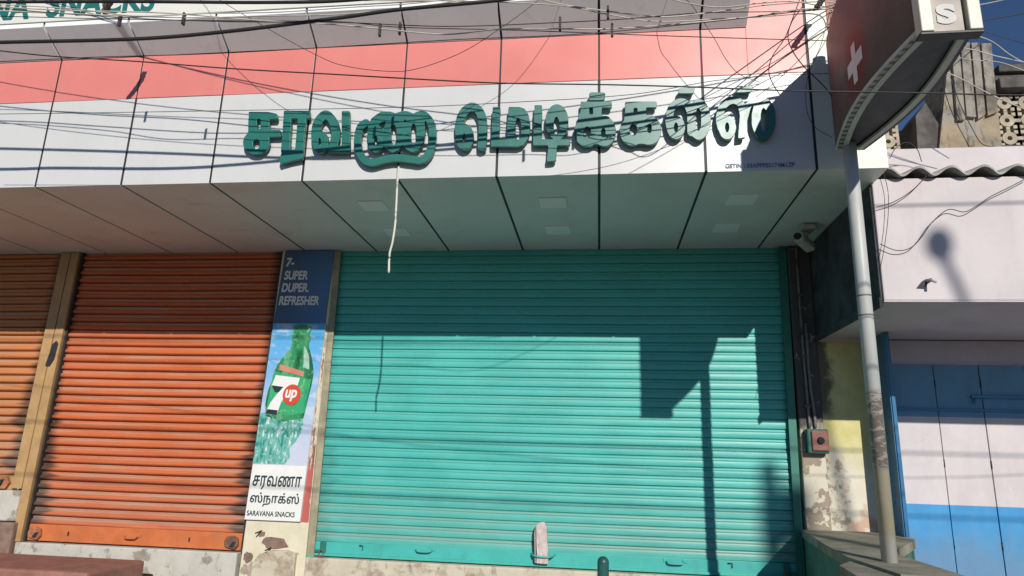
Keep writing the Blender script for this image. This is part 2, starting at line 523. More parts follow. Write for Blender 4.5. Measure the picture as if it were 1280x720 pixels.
# soffit panels
bm = BM()
for a, b in cols + [(JX[-1], XE)]:
    d = random.uniform(-0.001, 0.001)
    box(bm, a + G * 1.1, b - (G * 1.1 if b < 1.5 else 0), YF + 0.004, 0.097, ZS + 0.001 + d, ZS + 0.006, 0.001)
soffit = obj('soffit', bm, M['soffit_panel'], shop)
for x in (-3.86, -2.67, -1.48, -0.29, 0.88):
    for y in (-0.98, -0.44):
        bm = BM()
        box(bm, x - 0.085, x + 0.085, y - 0.088, y + 0.088, ZS - (0.002 if x < -2 else 0.006), ZS + 0.0005, 0.0)
        dl = obj('downlight', bm, M['soffit_panel'] if x < -2 else M['downlight'], soffit)
def streaks():
    n = NT('banner_print')
    x, y, z = n.xyz()
    a = n.noise(5, 4, 0.6, sc=(4, 1, .5))
    c = n.mix(n.ramp(a, 0.38, 0.6), (0.09, 0.06, 0.085), (0.40, 0.10, 0.05))
    return n.done(c, 0.5)
bn = tag(obj('wall_banner', (lambda b: (box(b, 1.322, 1.566, YF - 0.006, YF - 0.002, 3.82, 5.12), b)[1])(BM()), streaks()), 'orange and purple streaked banner flat on the cream end panel behind the pole sign', 'banner')
# registration text on the fascia
me = text_mesh('GSTIN : 33AFPPS5174M1ZP', 0.708, 3.213, 0.036, YF - 0.0035, 0.002, width=0.375, bold=0.0006)
link('lettering', me, M['print_blue'], fascia)

# shutter curtain
def shutter(name, xl, xr, z0, z1, pitch, mat, y0, amp, sharp=True, nx=30, seed=1, label=None):
    """xl, xr: functions of z giving the two edges"""
    rng = random.Random(seed)
    bm = BM()
    if sharp:
        prof = [(0.0, 0.10), (0.035, 0.60), (0.08, 0.92), (0.20, 1.0), (0.40, 0.97), (0.60, 0.90), (0.655, 0.82), (0.69, 0.52), (0.73, 0.68), (0.80, 0.72), (0.90, 0.62), (0.955, 0.40), (0.975, 0.12)]
    else:
        prof = [(0.0, -0.55), (0.05, 0.15), (0.10, 0.72), (0.20, 0.96), (0.32, 1.0), (0.46, 0.86), (0.55, 0.55), (0.60, 0.30), (0.66, 0.27), (0.78, 0.32), (0.88, 0.34), (0.92, 0.22), (0.955, -0.5)]
    rows = []
    dents = [(rng.uniform(xl(z0), xr(z0)), rng.uniform(z0, z1 - .5), rng.uniform(.12, .5), rng.uniform(.03, .12), rng.uniform(-0.004, 0.009)) for _ in range(16)]
    n = int(math.ceil((z1 - z0) / pitch))
    for k in range(n):
        dy = rng.uniform(-0.0022, 0.0022)
        tl = rng.uniform(-0.0035, 0.0035)
        ph = rng.uniform(0, 6)
        wz = rng.uniform(-0.0012, 0.0012)
        for t, a in prof:
            z = z0 + (k + t) * pitch
            if z > z1:
                break
            row = []
            for i in range(nx + 1):
                s = i / nx
                x = xl(z) + (xr(z) - xl(z)) * s
                sag = 0.004 * math.sin(s * math.pi) * (-1)
                w = 0.0012 * math.sin(s * 9 + ph)
                dent = sum(d * math.exp(-((x - dx) / rx) ** 2 - ((z - dz) / rz) ** 2) for dx, dz, rx, rz, d in dents)
                row.append(bm.verts.new((x, y0 - amp * a + dy + w + tl * (s - .5) + dent, z + sag - 0.35 * dent + wz * math.sin(s * 5 + ph))))
            rows.append(row)
    for A, B in zip(rows, rows[1:]):
        for i in range(nx):
            f = bm.faces.new((A[i], A[i + 1], B[i + 1], B[i]))
            f.smooth = True
    me = bpy.data.meshes.new(name)
    bm.normal_update()
    bm.to_mesh(me)
    bm.free()
    if sharp:
        me.set_sharp_from_angle(angle=rad(38))
    else:
        me.set_sharp_from_angle(angle=rad(50))
    o = link(name, me, mat, shop)
    if label:
        o['label'] = label
    return o

def handle(parent, x, z, y, mat, w=0.13):
    bm = BM()
    tube(bm, spline([(x - w / 2, y + 0.012, z + 0.012), (x - w / 2 + 0.012, y - 0.022, z + 0.004), (x - w / 4, y - 0.030, z - 0.003), (x + w / 4, y - 0.030, z - 0.003), (x + w / 2 - 0.012, y - 0.022, z + 0.004), (x + w / 2, y + 0.012, z + 0.012)], 5), 0.006, 8)
    for s in (-1, 1):
        box(bm, x + s * w / 2 - 0.016, x + s * w / 2 + 0.016, y - 0.004, y + 0.004, z, z + 0.026, 0.002)
    return obj('handle', bm, mat, parent)

def lock(parent, x, z, y, mats, flip=1):
    bm = BM()
    box(bm, x - 0.022, x + 0.022, y - 0.012, y + 0.004, z - 0.01, z + 0.075, 0.004)
    box(bm, x - flip * 0.05 - 0.055, x - flip * 0.05 + 0.055, y - 0.016, y + 0.0, z + 0.0, z + 0.018, 0.004)
    a = obj('hasp', bm, mats[0], parent)
    bm = BM()
    box(bm, x - 0.026, x + 0.026, y - 0.045, y - 0.018, z - 0.075, z - 0.025, 0.008)
    tube(bm, spline([(x - 0.016, y - 0.032, z - 0.03), (x - 0.016, y - 0.034, z + 0.006), (x, y - 0.034, z + 0.02), (x + 0.016, y - 0.034, z + 0.006), (x + 0.016, y - 0.032, z - 0.03)], 5), 0.0045, 8)
    obj('padlock', bm, mats[1], parent)

# teal shutter
PT = 0.0686
tealm = slat_mat('teal_slats', (0.058, 0.435, 0.38), (0.15, 0.42, 0.37), (0.04, 0.14, 0.12), PT, 0.955, -2.10, 1.36, 0.55, 0.35, 0.38, 0.5)
tl = lambda z: -2.09 - 0.004 * (z - 0.87)
tr = lambda z: 1.335 + 0.010 * (z - 0.87)
teal = shutter('rolling_shutter', tl, tr, 0.955, 3.20, PT, tealm, 0.052, 0.0145, True, 40, 3, 'teal green rolling shutter under the pharmacy letters')
bm = BM()
box(bm, tl(0.9), tr(0.9), 0.026, 0.044, 0.862, 0.958, 0.003)
box(bm, tl(0.9), tr(0.9), 0.006, 0.026, 0.862, 0.880, 0.003)
obj('bottom_rail', bm, M['rail_teal'], teal)
for x in (-1.25, 0.52):
    handle(teal, x, 0.928, 0.024, M['rail_teal'])
for x in (-1.72, 0.885):
    bm = BM()
    tube(bm, spline([(x - 0.012, 0.03, 0.945), (x - 0.012, 0.012, 0.943), (x + 0.012, 0.012, 0.943), (x + 0.012, 0.012, 0.915)], 4), 0.003, 6)
    obj('latch', bm, M['steel_dark'], teal)
lock(teal, -2.01, 0.885, 0.02, (M['guide_green'], M['rust']))
lock(teal, 1.25, 0.885, 0.02, (M['guide_green'], M['rust']), -1)
for s, e in ((-1, tl), (1, tr)):
    bm = BM()
    x0, x1 = e(0.87), e(3.19)
    w = 0.052
    def strip(ya, yb, wa, wb, za, zb, bm=bm, e=e, s=s):
        q = [(e(za) + s * wa, za), (e(za) + s * wb, za), (e(zb) + s * wb, zb), (e(zb) + s * wa, zb)]
        prism(bm, q, 'y', ya, yb)
    strip(0.0, 0.012, -0.022, 0.030, 0.80, 3.19)
    strip(0.014, 0.09, 0.012, 0.030, 0.80, 3.19)
    obj('guide_rail', bm, M['guide_green'] if s > 0 else M['guide_worn'], teal)
bm = BM()
box(bm, tl(0.8) - 0.028, tl(0.8) + 0.018, -0.006, 0.05, 0.3, 0.86, 0.003)
obj('guide_foot', bm, M['rail_teal'], teal)

# orange shutter
PO = 0.0672
oraf = slat_mat('orange_slats', (0.57, 0.125, 0.038), (0.50, 0.265, 0.165), (0.045, 0.03, 0.025), PO, 0.985, -4.42, -2.62, 0.95, 0.9, 0.5, 0.35)
ol = lambda z: -4.415 + 0.017 * (z - 0.87)
orr = lambda z: -2.640 + 0.024 * (z - 0.87)
oran = shutter('rolling_shutter', ol, orr, 0.985, 3.20, PO, oraf, 0.050, 0.026, False, 30, 5, 'bright orange rolling shutter with dusty slats')
bm = BM()
box(bm, ol(.9) + 0.01, orr(.9) - 0.005, 0.016, 0.034, 0.868, 0.990, 0.004)
obj('bottom_rail', bm, M['rail_orange'], oran)
handle(oran, -3.53, 0.925, 0.012, M['rail_orange'], 0.12)
for x in (-4.335, -2.715):
    bm = BM()
    prism(bm, [(x - 0.05, 0.893), (x + 0.03, 0.876), (x + 0.055, 0.905), (x + 0.048, 0.955), (x + 0.01, 0.972), (x - 0.04, 0.965), (x - 0.058, 0.93)], 'y', -0.008, 0.014)
    bmesh.ops.bevel(bm, geom=list(bm.edges), offset=0.004, segments=1, affect='EDGES')
    lb = obj('lock_bracket', bm, M['rust_orange'] if x < -4 else M['rust'], oran)
    bm = BM()
    prism(bm, [(x - 0.012, 0.895), (x + 0.02, 0.892), (x + 0.04, 0.935), (x + 0.012, 0.93)], 'y', -0.013, -0.0085)
    obj('keyhole_plate', bm, M['dark'], lb)
for x in (-4.06, -3.06):
    bm = BM()
    box(bm, x - 0.004, x + 0.004, 0.006, 0.015, 0.915, 0.945, 0.001)
    obj('latch', bm, M['steel_dark'], oran)
for s, e in ((-1, ol), (1, orr)):
    bm = BM()
    za, zb = 0.86, 3.19
    prism(bm, [(e(za) - 0.012 * (s < 0) , za), (e(za) + 0.014 * (s > 0) + 0.004, za), (e(zb) + 0.014 * (s > 0) + 0.004, zb), (e(zb) - 0.012 * (s < 0), zb)], 'y', 0.004, 0.09)
    obj('guide_rail', bm, M['guide_dark'], oran)

# tan shutter at the far left
tanm = slat_mat('tan_slats', (0.54, 0.19, 0.065), (0.48, 0.28, 0.16), (0.05, 0.035, 0.03), PO, 1.34, -6.4, -4.60, 0.8, 0.8, 0.55, 0.35)
l2r = lambda z: -4.625 + 0.018 * (z - 1.0)
tan = shutter('rolling_shutter', lambda z: -6.35, l2r, 1.34, 3.20, PO, tanm, 0.052, 0.026, False, 24, 9, 'faded tan brown rolling shutter cut by the left picture edge')
bm = BM()
box(bm, -6.35, l2r(1.3) - 0.002, 0.014, 0.034, 1.235, 1.345, 0.004)
obj('bottom_rail', bm, M['tan_pillar'], tan)
bm = BM()
prism(bm, [(-4.80, 1.24), (-4.655, 1.245), (-4.63, 1.29), (-4.66, 1.34), (-4.80, 1.335)], 'y', -0.014, 0.012)
lb = obj('lock_bracket', bm, M['rust_orange'], tan)
bm = BM()
prism(bm, [(-4.74, 1.262), (-4.69, 1.268), (-4.675, 1.315), (-4.72, 1.31)], 'y', -0.026, -0.0145)
obj('keyhole_plate', bm, M['dark'], lb)

# the pillars between the shutters
bm = BM()
pl = lambda z: -4.605 + 0.018 * (z - 0.87)
pr = lambda z: -4.432 + 0.016 * (z - 0.87)
q = lambda a, b, za, zb: [(a(za), za), (b(za), za), (b(zb), zb), (a(zb), zb)]
prism(bm, q(pl, lambda z: pl(z) + 0.085, 1.25, 3.19), 'y', -0.012, 0.10)
prism(bm, q(lambda z: pl(z) + 0.087, lambda z: pl(z) + 0.098, 0.88, 3.19), 'y', -0.004, 0.10)
prism(bm, q(lambda z: pl(z) + 0.100, pr, 0.86, 3.19), 'y', -0.016, 0.10)
post = obj('pillar', bm, M['tan_pillar'], shop)
post['label'] = 'tan painted timber post between the two orange shutters'
bm = BM()
prism(bm, [(-4.505, 2.22), (-4.465, 2.21), (-4.435, 2.27), (-4.425, 2.40), (-4.445, 2.425), (-4.475, 2.40), (-4.49, 2.31)], 'y', -0.020, -0.0165)
obj('broken_hole', bm, M['dark'], post)
bm = BM()
box(bm, -4.66, -4.50, -0.03, 0.10, 1.005, 1.235, 0.012)
w_ = obj('pillar_base', bm, M['sill_grey'], post)
bm = BM()
box(bm, -7.0, -4.66, -0.02, 0.10, 1.0, 1.232, 0.01)
obj('sill', bm, M['sill_grey'], shop)
bm = BM()
box(bm, -7.0, -4.475, -0.06, 0.10, 0.0, 0.999, 0.014)
obj('sill', bm, M['brown_brick'], shop)
bm = BM()
box(bm, -4.470, -2.652, -0.02, 0.10, 0.0, 0.856, 0.010)
obj('sill', bm, M['sill_grey'], shop)
bm = BM()
box(bm, -2.118, 1.36, -0.035, 0.10, 0.0, 0.853, 0.012)
for x in (-0.94, 0.25):
    box(bm, x - 0.002, x + 0.002, -0.037, -0.034, 0.0, 0.848)
obj('sill', bm, M['sill'], shop)

# white pillar behind the poster
bm = BM()
pa = lambda z: -2.622 + 0.022 * (z - 0.87)
pb = lambda z: -2.128
prism(bm, q(pa, pb, 0.0, 3.19), 'y', 0.0, 0.10)
pp = obj('pillar', bm, M['poster_pillar'], shop)
pp['label'] = 'whitewashed pillar with flaked patches at its foot'
# broken brick nosing and patches at its foot
bm = BM()
prism(bm, [(-2.50, 0.0), (-2.20, 0.0), (-2.195, 0.87), (-2.26, 0.892), (-2.40, 0.885), (-2.47, 0.86), (-2.52, 0.80)], 'y', -0.03, -0.001)
obj('broken_plaster', bm, M['sill'], pp)
def blob(bm, cx, cz, rx, rz, y, n=16, seed=0, th=0.006):
    r = random.Random(seed)
    pts = []
    for i in range(n):
        t = 2 * math.pi * i / n
        k = r.uniform(0.75, 1.15)
        pts.append((cx + rx * k * math.cos(t), cz + rz * k * math.sin(t)))
    prism(bm, pts, 'y', y - th, y)
bm = BM()
blob(bm, -2.37, 0.935, 0.10, 0.05, -0.001, seed=4)
blob(bm, -2.57, 0.83, 0.035, 0.04, -0.001, seed=6)
blob(bm, -2.485, 0.995, 0.03, 0.02, -0.001, seed=8, n=9)
obj('bare_patch', bm, M['brown_brick'], pp)
for x, z in ((-2.49, 1.015), (-2.40, 0.90)):
    bm = BM()
    cyl(bm, (x, -0.001, z), (x - 0.012, -0.07, z - 0.01), 0.007, 0.005, 8)
    obj('spike', bm, M['steel_dark'], pp)

# grimy pillar and yellow wall to the right of the teal shutter
bm = BM()
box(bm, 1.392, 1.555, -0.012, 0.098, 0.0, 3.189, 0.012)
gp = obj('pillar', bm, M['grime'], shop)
gp['label'] = 'blackened pillar with peeling plaster low down'
bm = BM()
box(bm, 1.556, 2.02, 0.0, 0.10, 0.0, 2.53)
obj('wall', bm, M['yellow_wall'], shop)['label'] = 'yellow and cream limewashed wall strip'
bm = BM()
prism(bm, [(1.558, 2.47), (1.95, 2.47), (1.95, 2.56), (1.558, 2.56)], 'y', -0.03, -0.001)
obj('wall_ledge', bm, M['whitewash'], shop)

# ------------------------------------------------------------------ letters of the shop sign
GLYPHS = [
 [[(-2.166,3.644),(-2.158,3.646),(-2.039,3.641),(-1.985,3.627),(-1.979,3.623),(-1.977,3.618),(-1.974,3.599),(-1.975,3.590),(-1.980,3.589),(-2.020,3.590),(-2.025,3.587),(-2.018,3.527),(-2.017,3.524),(-2.011,3.521),(-1.977,3.519),(-1.967,3.517),(-1.951,3.516),(-1.946,3.514),(-1.943,3.508),(-1.940,3.484),(-1.937,3.473),(-1.938,3.470),(-1.943,3.469),(-2.008,3.470),(-2.010,3.465),(-2.009,3.449),(-2.007,3.433),(-2.008,3.419),(-2.010,3.409),(-2.015,3.393),(-2.026,3.377),(-2.044,3.363),(-2.056,3.358),(-2.069,3.356),(-2.098,3.356),(-2.111,3.360),(-2.125,3.366),(-2.145,3.379),(-2.154,3.387),(-2.171,3.413),(-2.176,3.427),(-2.179,3.446),(-2.174,3.473),(-2.168,3.483),(-2.155,3.499),(-2.153,3.504),(-2.163,3.589),(-2.162,3.603),(-2.167,3.638)],[(-2.102,3.595),(-2.106,3.592),(-2.107,3.587),(-2.099,3.532),(-2.093,3.529),(-2.080,3.528),(-2.077,3.529),(-2.075,3.534),(-2.082,3.589),(-2.083,3.592),(-2.088,3.595)],[(-2.100,3.457),(-2.107,3.452),(-2.113,3.438),(-2.111,3.414),(-2.103,3.401),(-2.097,3.395),(-2.092,3.392),(-2.079,3.392),(-2.071,3.397),(-2.066,3.410),(-2.068,3.434),(-2.075,3.448),(-2.081,3.454),(-2.087,3.457)]],
 [[(-1.935,3.643),(-1.927,3.645),(-1.776,3.639),(-1.770,3.639),(-1.766,3.634),(-1.761,3.591),(-1.765,3.587),(-1.783,3.586),(-1.785,3.583),(-1.786,3.567),(-1.784,3.546),(-1.786,3.532),(-1.784,3.514),(-1.785,3.500),(-1.783,3.481),(-1.784,3.468),(-1.782,3.449),(-1.783,3.436),(-1.781,3.417),(-1.782,3.404),(-1.780,3.383),(-1.781,3.373),(-1.779,3.349),(-1.780,3.338),(-1.779,3.323),(-1.782,3.319),(-1.797,3.316),(-1.847,3.307),(-1.914,3.288),(-1.919,3.290),(-1.927,3.306),(-1.930,3.316),(-1.919,3.358),(-1.923,3.369),(-1.925,3.393),(-1.925,3.406),(-1.927,3.427),(-1.926,3.441),(-1.928,3.462),(-1.927,3.475),(-1.930,3.497),(-1.929,3.510),(-1.931,3.532),(-1.930,3.543),(-1.933,3.567),(-1.932,3.581),(-1.936,3.638)],[(-1.879,3.590),(-1.882,3.584),(-1.878,3.554),(-1.879,3.541),(-1.875,3.506),(-1.877,3.493),(-1.873,3.460),(-1.874,3.447),(-1.870,3.415),(-1.871,3.404),(-1.870,3.388),(-1.869,3.385),(-1.863,3.382),(-1.840,3.382),(-1.835,3.384),(-1.833,3.395),(-1.836,3.417),(-1.835,3.430),(-1.837,3.451),(-1.836,3.462),(-1.838,3.486),(-1.837,3.494),(-1.840,3.550),(-1.839,3.561),(-1.841,3.583),(-1.842,3.586),(-1.848,3.589)]],
 [[(-1.674,3.637),(-1.664,3.638),(-1.647,3.634),(-1.629,3.623),(-1.603,3.596),(-1.584,3.567),(-1.577,3.551),(-1.563,3.506),(-1.558,3.449),(-1.564,3.405),(-1.564,3.402),(-1.561,3.399),(-1.558,3.398),(-1.544,3.398),(-1.541,3.404),(-1.561,3.623),(-1.560,3.626),(-1.554,3.628),(-1.517,3.627),(-1.511,3.624),(-1.508,3.615),(-1.495,3.471),(-1.485,3.358),(-1.486,3.352),(-1.489,3.351),(-1.619,3.354),(-1.624,3.359),(-1.627,3.380),(-1.628,3.382),(-1.631,3.384),(-1.636,3.374),(-1.648,3.361),(-1.662,3.353),(-1.682,3.354),(-1.699,3.364),(-1.713,3.378),(-1.721,3.392),(-1.730,3.416),(-1.739,3.452),(-1.744,3.491),(-1.742,3.533),(-1.735,3.569),(-1.718,3.602),(-1.697,3.625),(-1.684,3.634)],[(-1.661,3.575),(-1.672,3.564),(-1.681,3.546),(-1.686,3.533),(-1.688,3.507),(-1.685,3.504),(-1.677,3.502),(-1.663,3.494),(-1.644,3.475),(-1.637,3.463),(-1.629,3.439),(-1.626,3.415),(-1.626,3.404),(-1.624,3.401),(-1.621,3.403),(-1.614,3.448),(-1.613,3.469),(-1.615,3.495),(-1.625,3.529),(-1.639,3.557),(-1.652,3.573),(-1.658,3.576)],[(-1.686,3.453),(-1.692,3.449),(-1.693,3.432),(-1.690,3.411),(-1.686,3.402),(-1.681,3.399),(-1.675,3.403),(-1.673,3.420),(-1.677,3.441),(-1.681,3.450)]],
 [[(-1.068,3.611),(-1.061,3.612),(-1.033,3.605),(-1.016,3.593),(-1.002,3.578),(-0.988,3.560),(-0.977,3.539),(-0.969,3.518),(-0.965,3.500),(-0.960,3.477),(-0.957,3.427),(-0.959,3.404),(-0.965,3.360),(-0.972,3.334),(-0.981,3.312),(-0.991,3.298),(-1.003,3.284),(-1.013,3.277),(-1.024,3.272),(-1.045,3.266),(-1.067,3.266),(-1.095,3.272),(-1.131,3.277),(-1.159,3.283),(-1.211,3.284),(-1.260,3.277),(-1.314,3.262),(-1.336,3.259),(-1.347,3.259),(-1.371,3.265),(-1.381,3.268),(-1.399,3.279),(-1.420,3.299),(-1.434,3.319),(-1.447,3.342),(-1.454,3.360),(-1.460,3.378),(-1.461,3.393),(-1.465,3.405),(-1.467,3.428),(-1.466,3.440),(-1.467,3.461),(-1.466,3.479),(-1.464,3.496),(-1.457,3.523),(-1.446,3.544),(-1.436,3.554),(-1.417,3.565),(-1.409,3.568),(-1.398,3.568),(-1.392,3.566),(-1.386,3.562),(-1.379,3.553),(-1.377,3.551),(-1.367,3.574),(-1.341,3.595),(-1.314,3.613),(-1.300,3.613),(-1.288,3.615),(-1.254,3.614),(-1.220,3.601),(-1.179,3.614),(-1.151,3.613),(-1.136,3.608),(-1.113,3.597),(-1.105,3.596),(-1.086,3.607)],[(-1.158,3.557),(-1.163,3.554),(-1.164,3.549),(-1.162,3.540),(-1.157,3.536),(-1.152,3.539),(-1.151,3.545),(-1.153,3.554)],[(-1.289,3.551),(-1.306,3.545),(-1.319,3.524),(-1.315,3.518),(-1.298,3.506),(-1.288,3.499),(-1.285,3.500),(-1.283,3.502),(-1.273,3.543),(-1.273,3.550),(-1.275,3.551)],[(-1.035,3.542),(-1.034,3.520),(-1.031,3.505),(-1.028,3.455),(-1.038,3.394),(-1.062,3.355),(-1.094,3.339),(-1.102,3.341),(-1.133,3.358),(-1.144,3.369),(-1.160,3.388),(-1.163,3.389),(-1.166,3.387),(-1.177,3.366),(-1.183,3.359),(-1.215,3.341),(-1.221,3.342),(-1.252,3.359),(-1.274,3.384),(-1.276,3.384),(-1.279,3.382),(-1.291,3.361),(-1.321,3.345),(-1.329,3.345),(-1.355,3.356),(-1.362,3.363),(-1.377,3.396),(-1.381,3.440),(-1.385,3.455),(-1.388,3.497),(-1.384,3.521),(-1.385,3.522),(-1.388,3.522),(-1.404,3.513),(-1.413,3.501),(-1.419,3.474),(-1.421,3.427),(-1.418,3.403),(-1.415,3.394),(-1.413,3.377),(-1.402,3.353),(-1.390,3.332),(-1.368,3.312),(-1.348,3.307),(-1.340,3.307),(-1.313,3.312),(-1.272,3.324),(-1.217,3.332),(-1.156,3.330),(-1.067,3.314),(-1.054,3.313),(-1.040,3.318),(-1.030,3.325),(-1.018,3.345),(-1.013,3.360),(-1.004,3.408),(-1.003,3.431),(-1.006,3.481),(-1.014,3.510),(-1.019,3.523),(-1.029,3.541),(-1.032,3.543)],[(-1.103,3.529),(-1.109,3.526),(-1.113,3.517),(-1.118,3.488),(-1.114,3.429),(-1.105,3.402),(-1.100,3.396),(-1.094,3.393),(-1.089,3.396),(-1.084,3.405),(-1.080,3.434),(-1.084,3.493),(-1.093,3.519),(-1.098,3.526)],[(-1.226,3.527),(-1.231,3.524),(-1.236,3.515),(-1.240,3.486),(-1.236,3.430),(-1.226,3.403),(-1.222,3.397),(-1.216,3.394),(-1.210,3.397),(-1.206,3.405),(-1.202,3.435),(-1.206,3.491),(-1.215,3.518),(-1.220,3.524)],[(-1.335,3.457),(-1.341,3.448),(-1.342,3.424),(-1.335,3.404),(-1.331,3.398),(-1.327,3.397),(-1.323,3.400),(-1.320,3.406),(-1.318,3.421),(-1.318,3.429),(-1.324,3.450),(-1.329,3.456)]],
 [[(-0.765,3.653),(-0.757,3.655),(-0.741,3.653),(-0.727,3.648),(-0.710,3.637),(-0.699,3.629),(-0.691,3.621),(-0.681,3.606),(-0.669,3.582),(-0.659,3.544),(-0.658,3.526),(-0.655,3.515),(-0.652,3.443),(-0.654,3.429),(-0.653,3.400),(-0.655,3.386),(-0.655,3.352),(-0.656,3.349),(-0.669,3.343),(-0.682,3.341),(-0.696,3.346),(-0.704,3.353),(-0.705,3.356),(-0.707,3.390),(-0.705,3.405),(-0.706,3.433),(-0.704,3.445),(-0.707,3.514),(-0.710,3.525),(-0.711,3.543),(-0.720,3.569),(-0.732,3.588),(-0.749,3.597),(-0.754,3.595),(-0.765,3.588),(-0.775,3.578),(-0.784,3.563),(-0.789,3.546),(-0.793,3.520),(-0.791,3.517),(-0.775,3.511),(-0.766,3.506),(-0.750,3.489),(-0.743,3.478),(-0.737,3.463),(-0.733,3.448),(-0.731,3.405),(-0.737,3.383),(-0.747,3.363),(-0.754,3.356),(-0.765,3.349),(-0.780,3.345),(-0.791,3.346),(-0.802,3.350),(-0.818,3.363),(-0.832,3.383),(-0.841,3.409),(-0.844,3.455),(-0.847,3.470),(-0.849,3.507),(-0.847,3.527),(-0.840,3.565),(-0.828,3.597),(-0.812,3.622),(-0.786,3.643)],[(-0.791,3.452),(-0.794,3.448),(-0.798,3.433),(-0.798,3.413),(-0.793,3.399),(-0.791,3.396),(-0.785,3.394),(-0.781,3.398),(-0.778,3.408),(-0.778,3.430),(-0.784,3.447),(-0.788,3.452)]],
 [[(-0.624,3.618),(-0.618,3.620),(-0.586,3.619),(-0.581,3.616),(-0.579,3.613),(-0.577,3.573),(-0.580,3.558),(-0.577,3.472),(-0.579,3.455),(-0.577,3.412),(-0.574,3.406),(-0.542,3.405),(-0.537,3.408),(-0.534,3.425),(-0.536,3.490),(-0.534,3.505),(-0.534,3.528),(-0.532,3.539),(-0.531,3.603),(-0.527,3.614),(-0.522,3.616),(-0.466,3.614),(-0.437,3.603),(-0.430,3.596),(-0.422,3.584),(-0.412,3.567),(-0.408,3.555),(-0.399,3.509),(-0.398,3.443),(-0.403,3.423),(-0.413,3.398),(-0.434,3.369),(-0.465,3.358),(-0.622,3.364),(-0.625,3.365),(-0.627,3.371),(-0.628,3.399),(-0.626,3.414),(-0.627,3.454),(-0.625,3.465),(-0.627,3.514),(-0.625,3.528),(-0.627,3.580),(-0.625,3.592),(-0.625,3.612)],[(-0.470,3.543),(-0.475,3.540),(-0.480,3.532),(-0.483,3.520),(-0.485,3.500),(-0.483,3.440),(-0.475,3.412),(-0.471,3.405),(-0.466,3.403),(-0.461,3.405),(-0.456,3.414),(-0.453,3.425),(-0.451,3.445),(-0.453,3.505),(-0.460,3.534),(-0.465,3.540)]],
 [[(-0.257,3.621),(-0.248,3.623),(-0.235,3.622),(-0.220,3.615),(-0.209,3.607),(-0.202,3.599),(-0.189,3.578),(-0.184,3.567),(-0.179,3.549),(-0.175,3.529),(-0.175,3.484),(-0.178,3.464),(-0.185,3.442),(-0.198,3.420),(-0.205,3.411),(-0.218,3.401),(-0.216,3.398),(-0.214,3.397),(-0.171,3.396),(-0.166,3.393),(-0.164,3.388),(-0.164,3.362),(-0.165,3.360),(-0.170,3.358),(-0.235,3.359),(-0.237,3.356),(-0.240,3.348),(-0.240,3.326),(-0.242,3.317),(-0.242,3.298),(-0.244,3.290),(-0.244,3.270),(-0.246,3.265),(-0.264,3.261),(-0.292,3.260),(-0.296,3.264),(-0.297,3.277),(-0.292,3.313),(-0.292,3.333),(-0.290,3.341),(-0.291,3.358),(-0.296,3.362),(-0.371,3.364),(-0.377,3.366),(-0.379,3.375),(-0.380,3.417),(-0.377,3.431),(-0.379,3.494),(-0.376,3.508),(-0.378,3.574),(-0.375,3.588),(-0.376,3.617),(-0.372,3.622),(-0.366,3.622),(-0.337,3.621),(-0.332,3.618),(-0.331,3.615),(-0.328,3.523),(-0.331,3.509),(-0.329,3.421),(-0.331,3.404),(-0.325,3.401),(-0.269,3.399),(-0.264,3.399),(-0.263,3.402),(-0.276,3.414),(-0.283,3.422),(-0.296,3.445),(-0.304,3.468),(-0.308,3.488),(-0.309,3.534),(-0.306,3.554),(-0.296,3.582),(-0.279,3.608),(-0.267,3.617)],[(-0.247,3.541),(-0.252,3.535),(-0.258,3.518),(-0.260,3.501),(-0.260,3.467),(-0.253,3.436),(-0.248,3.427),(-0.243,3.424),(-0.238,3.426),(-0.235,3.430),(-0.230,3.449),(-0.227,3.466),(-0.228,3.500),(-0.231,3.519),(-0.237,3.534),(-0.242,3.541)]],
 [[(-0.047,3.691),(-0.038,3.692),(0.032,3.688),(0.037,3.683),(0.039,3.676),(0.035,3.647),(0.029,3.640),(0.003,3.638),(-0.051,3.640),(-0.053,3.642),(-0.055,3.648),(-0.055,3.679),(-0.054,3.685)],[(-0.103,3.632),(-0.098,3.634),(-0.046,3.632),(0.067,3.628),(0.075,3.625),(0.077,3.619),(0.077,3.599),(0.075,3.591),(0.070,3.589),(0.024,3.591),(0.019,3.588),(0.018,3.551),(0.018,3.544),(0.024,3.539),(0.044,3.537),(0.057,3.532),(0.082,3.502),(0.093,3.477),(0.099,3.452),(0.098,3.424),(0.095,3.407),(0.090,3.391),(0.085,3.380),(0.079,3.372),(0.073,3.364),(0.066,3.357),(0.056,3.350),(0.043,3.346),(0.021,3.347),(0.008,3.352),(-0.005,3.360),(-0.015,3.361),(-0.023,3.360),(-0.035,3.352),(-0.048,3.347),(-0.073,3.347),(-0.081,3.348),(-0.098,3.355),(-0.114,3.369),(-0.124,3.381),(-0.132,3.395),(-0.139,3.415),(-0.142,3.432),(-0.142,3.449),(-0.139,3.466),(-0.134,3.482),(-0.120,3.508),(-0.117,3.544),(-0.114,3.555),(-0.113,3.558),(-0.105,3.564),(-0.104,3.627)],[(-0.051,3.593),(-0.054,3.587),(-0.053,3.555),(-0.048,3.550),(-0.035,3.550),(-0.032,3.555),(-0.033,3.590),(-0.038,3.593)],[(-0.071,3.472),(-0.079,3.466),(-0.084,3.455),(-0.087,3.444),(-0.087,3.433),(-0.082,3.419),(-0.076,3.407),(-0.071,3.404),(-0.061,3.404),(-0.053,3.409),(-0.046,3.423),(-0.045,3.448),(-0.051,3.462),(-0.056,3.469),(-0.061,3.472)],[(0.026,3.460),(0.021,3.457),(0.016,3.446),(0.015,3.421),(0.016,3.416),(0.021,3.405),(0.023,3.402),(0.028,3.401),(0.033,3.404),(0.038,3.415),(0.039,3.440),(0.038,3.446),(0.034,3.456),(0.031,3.459)]],
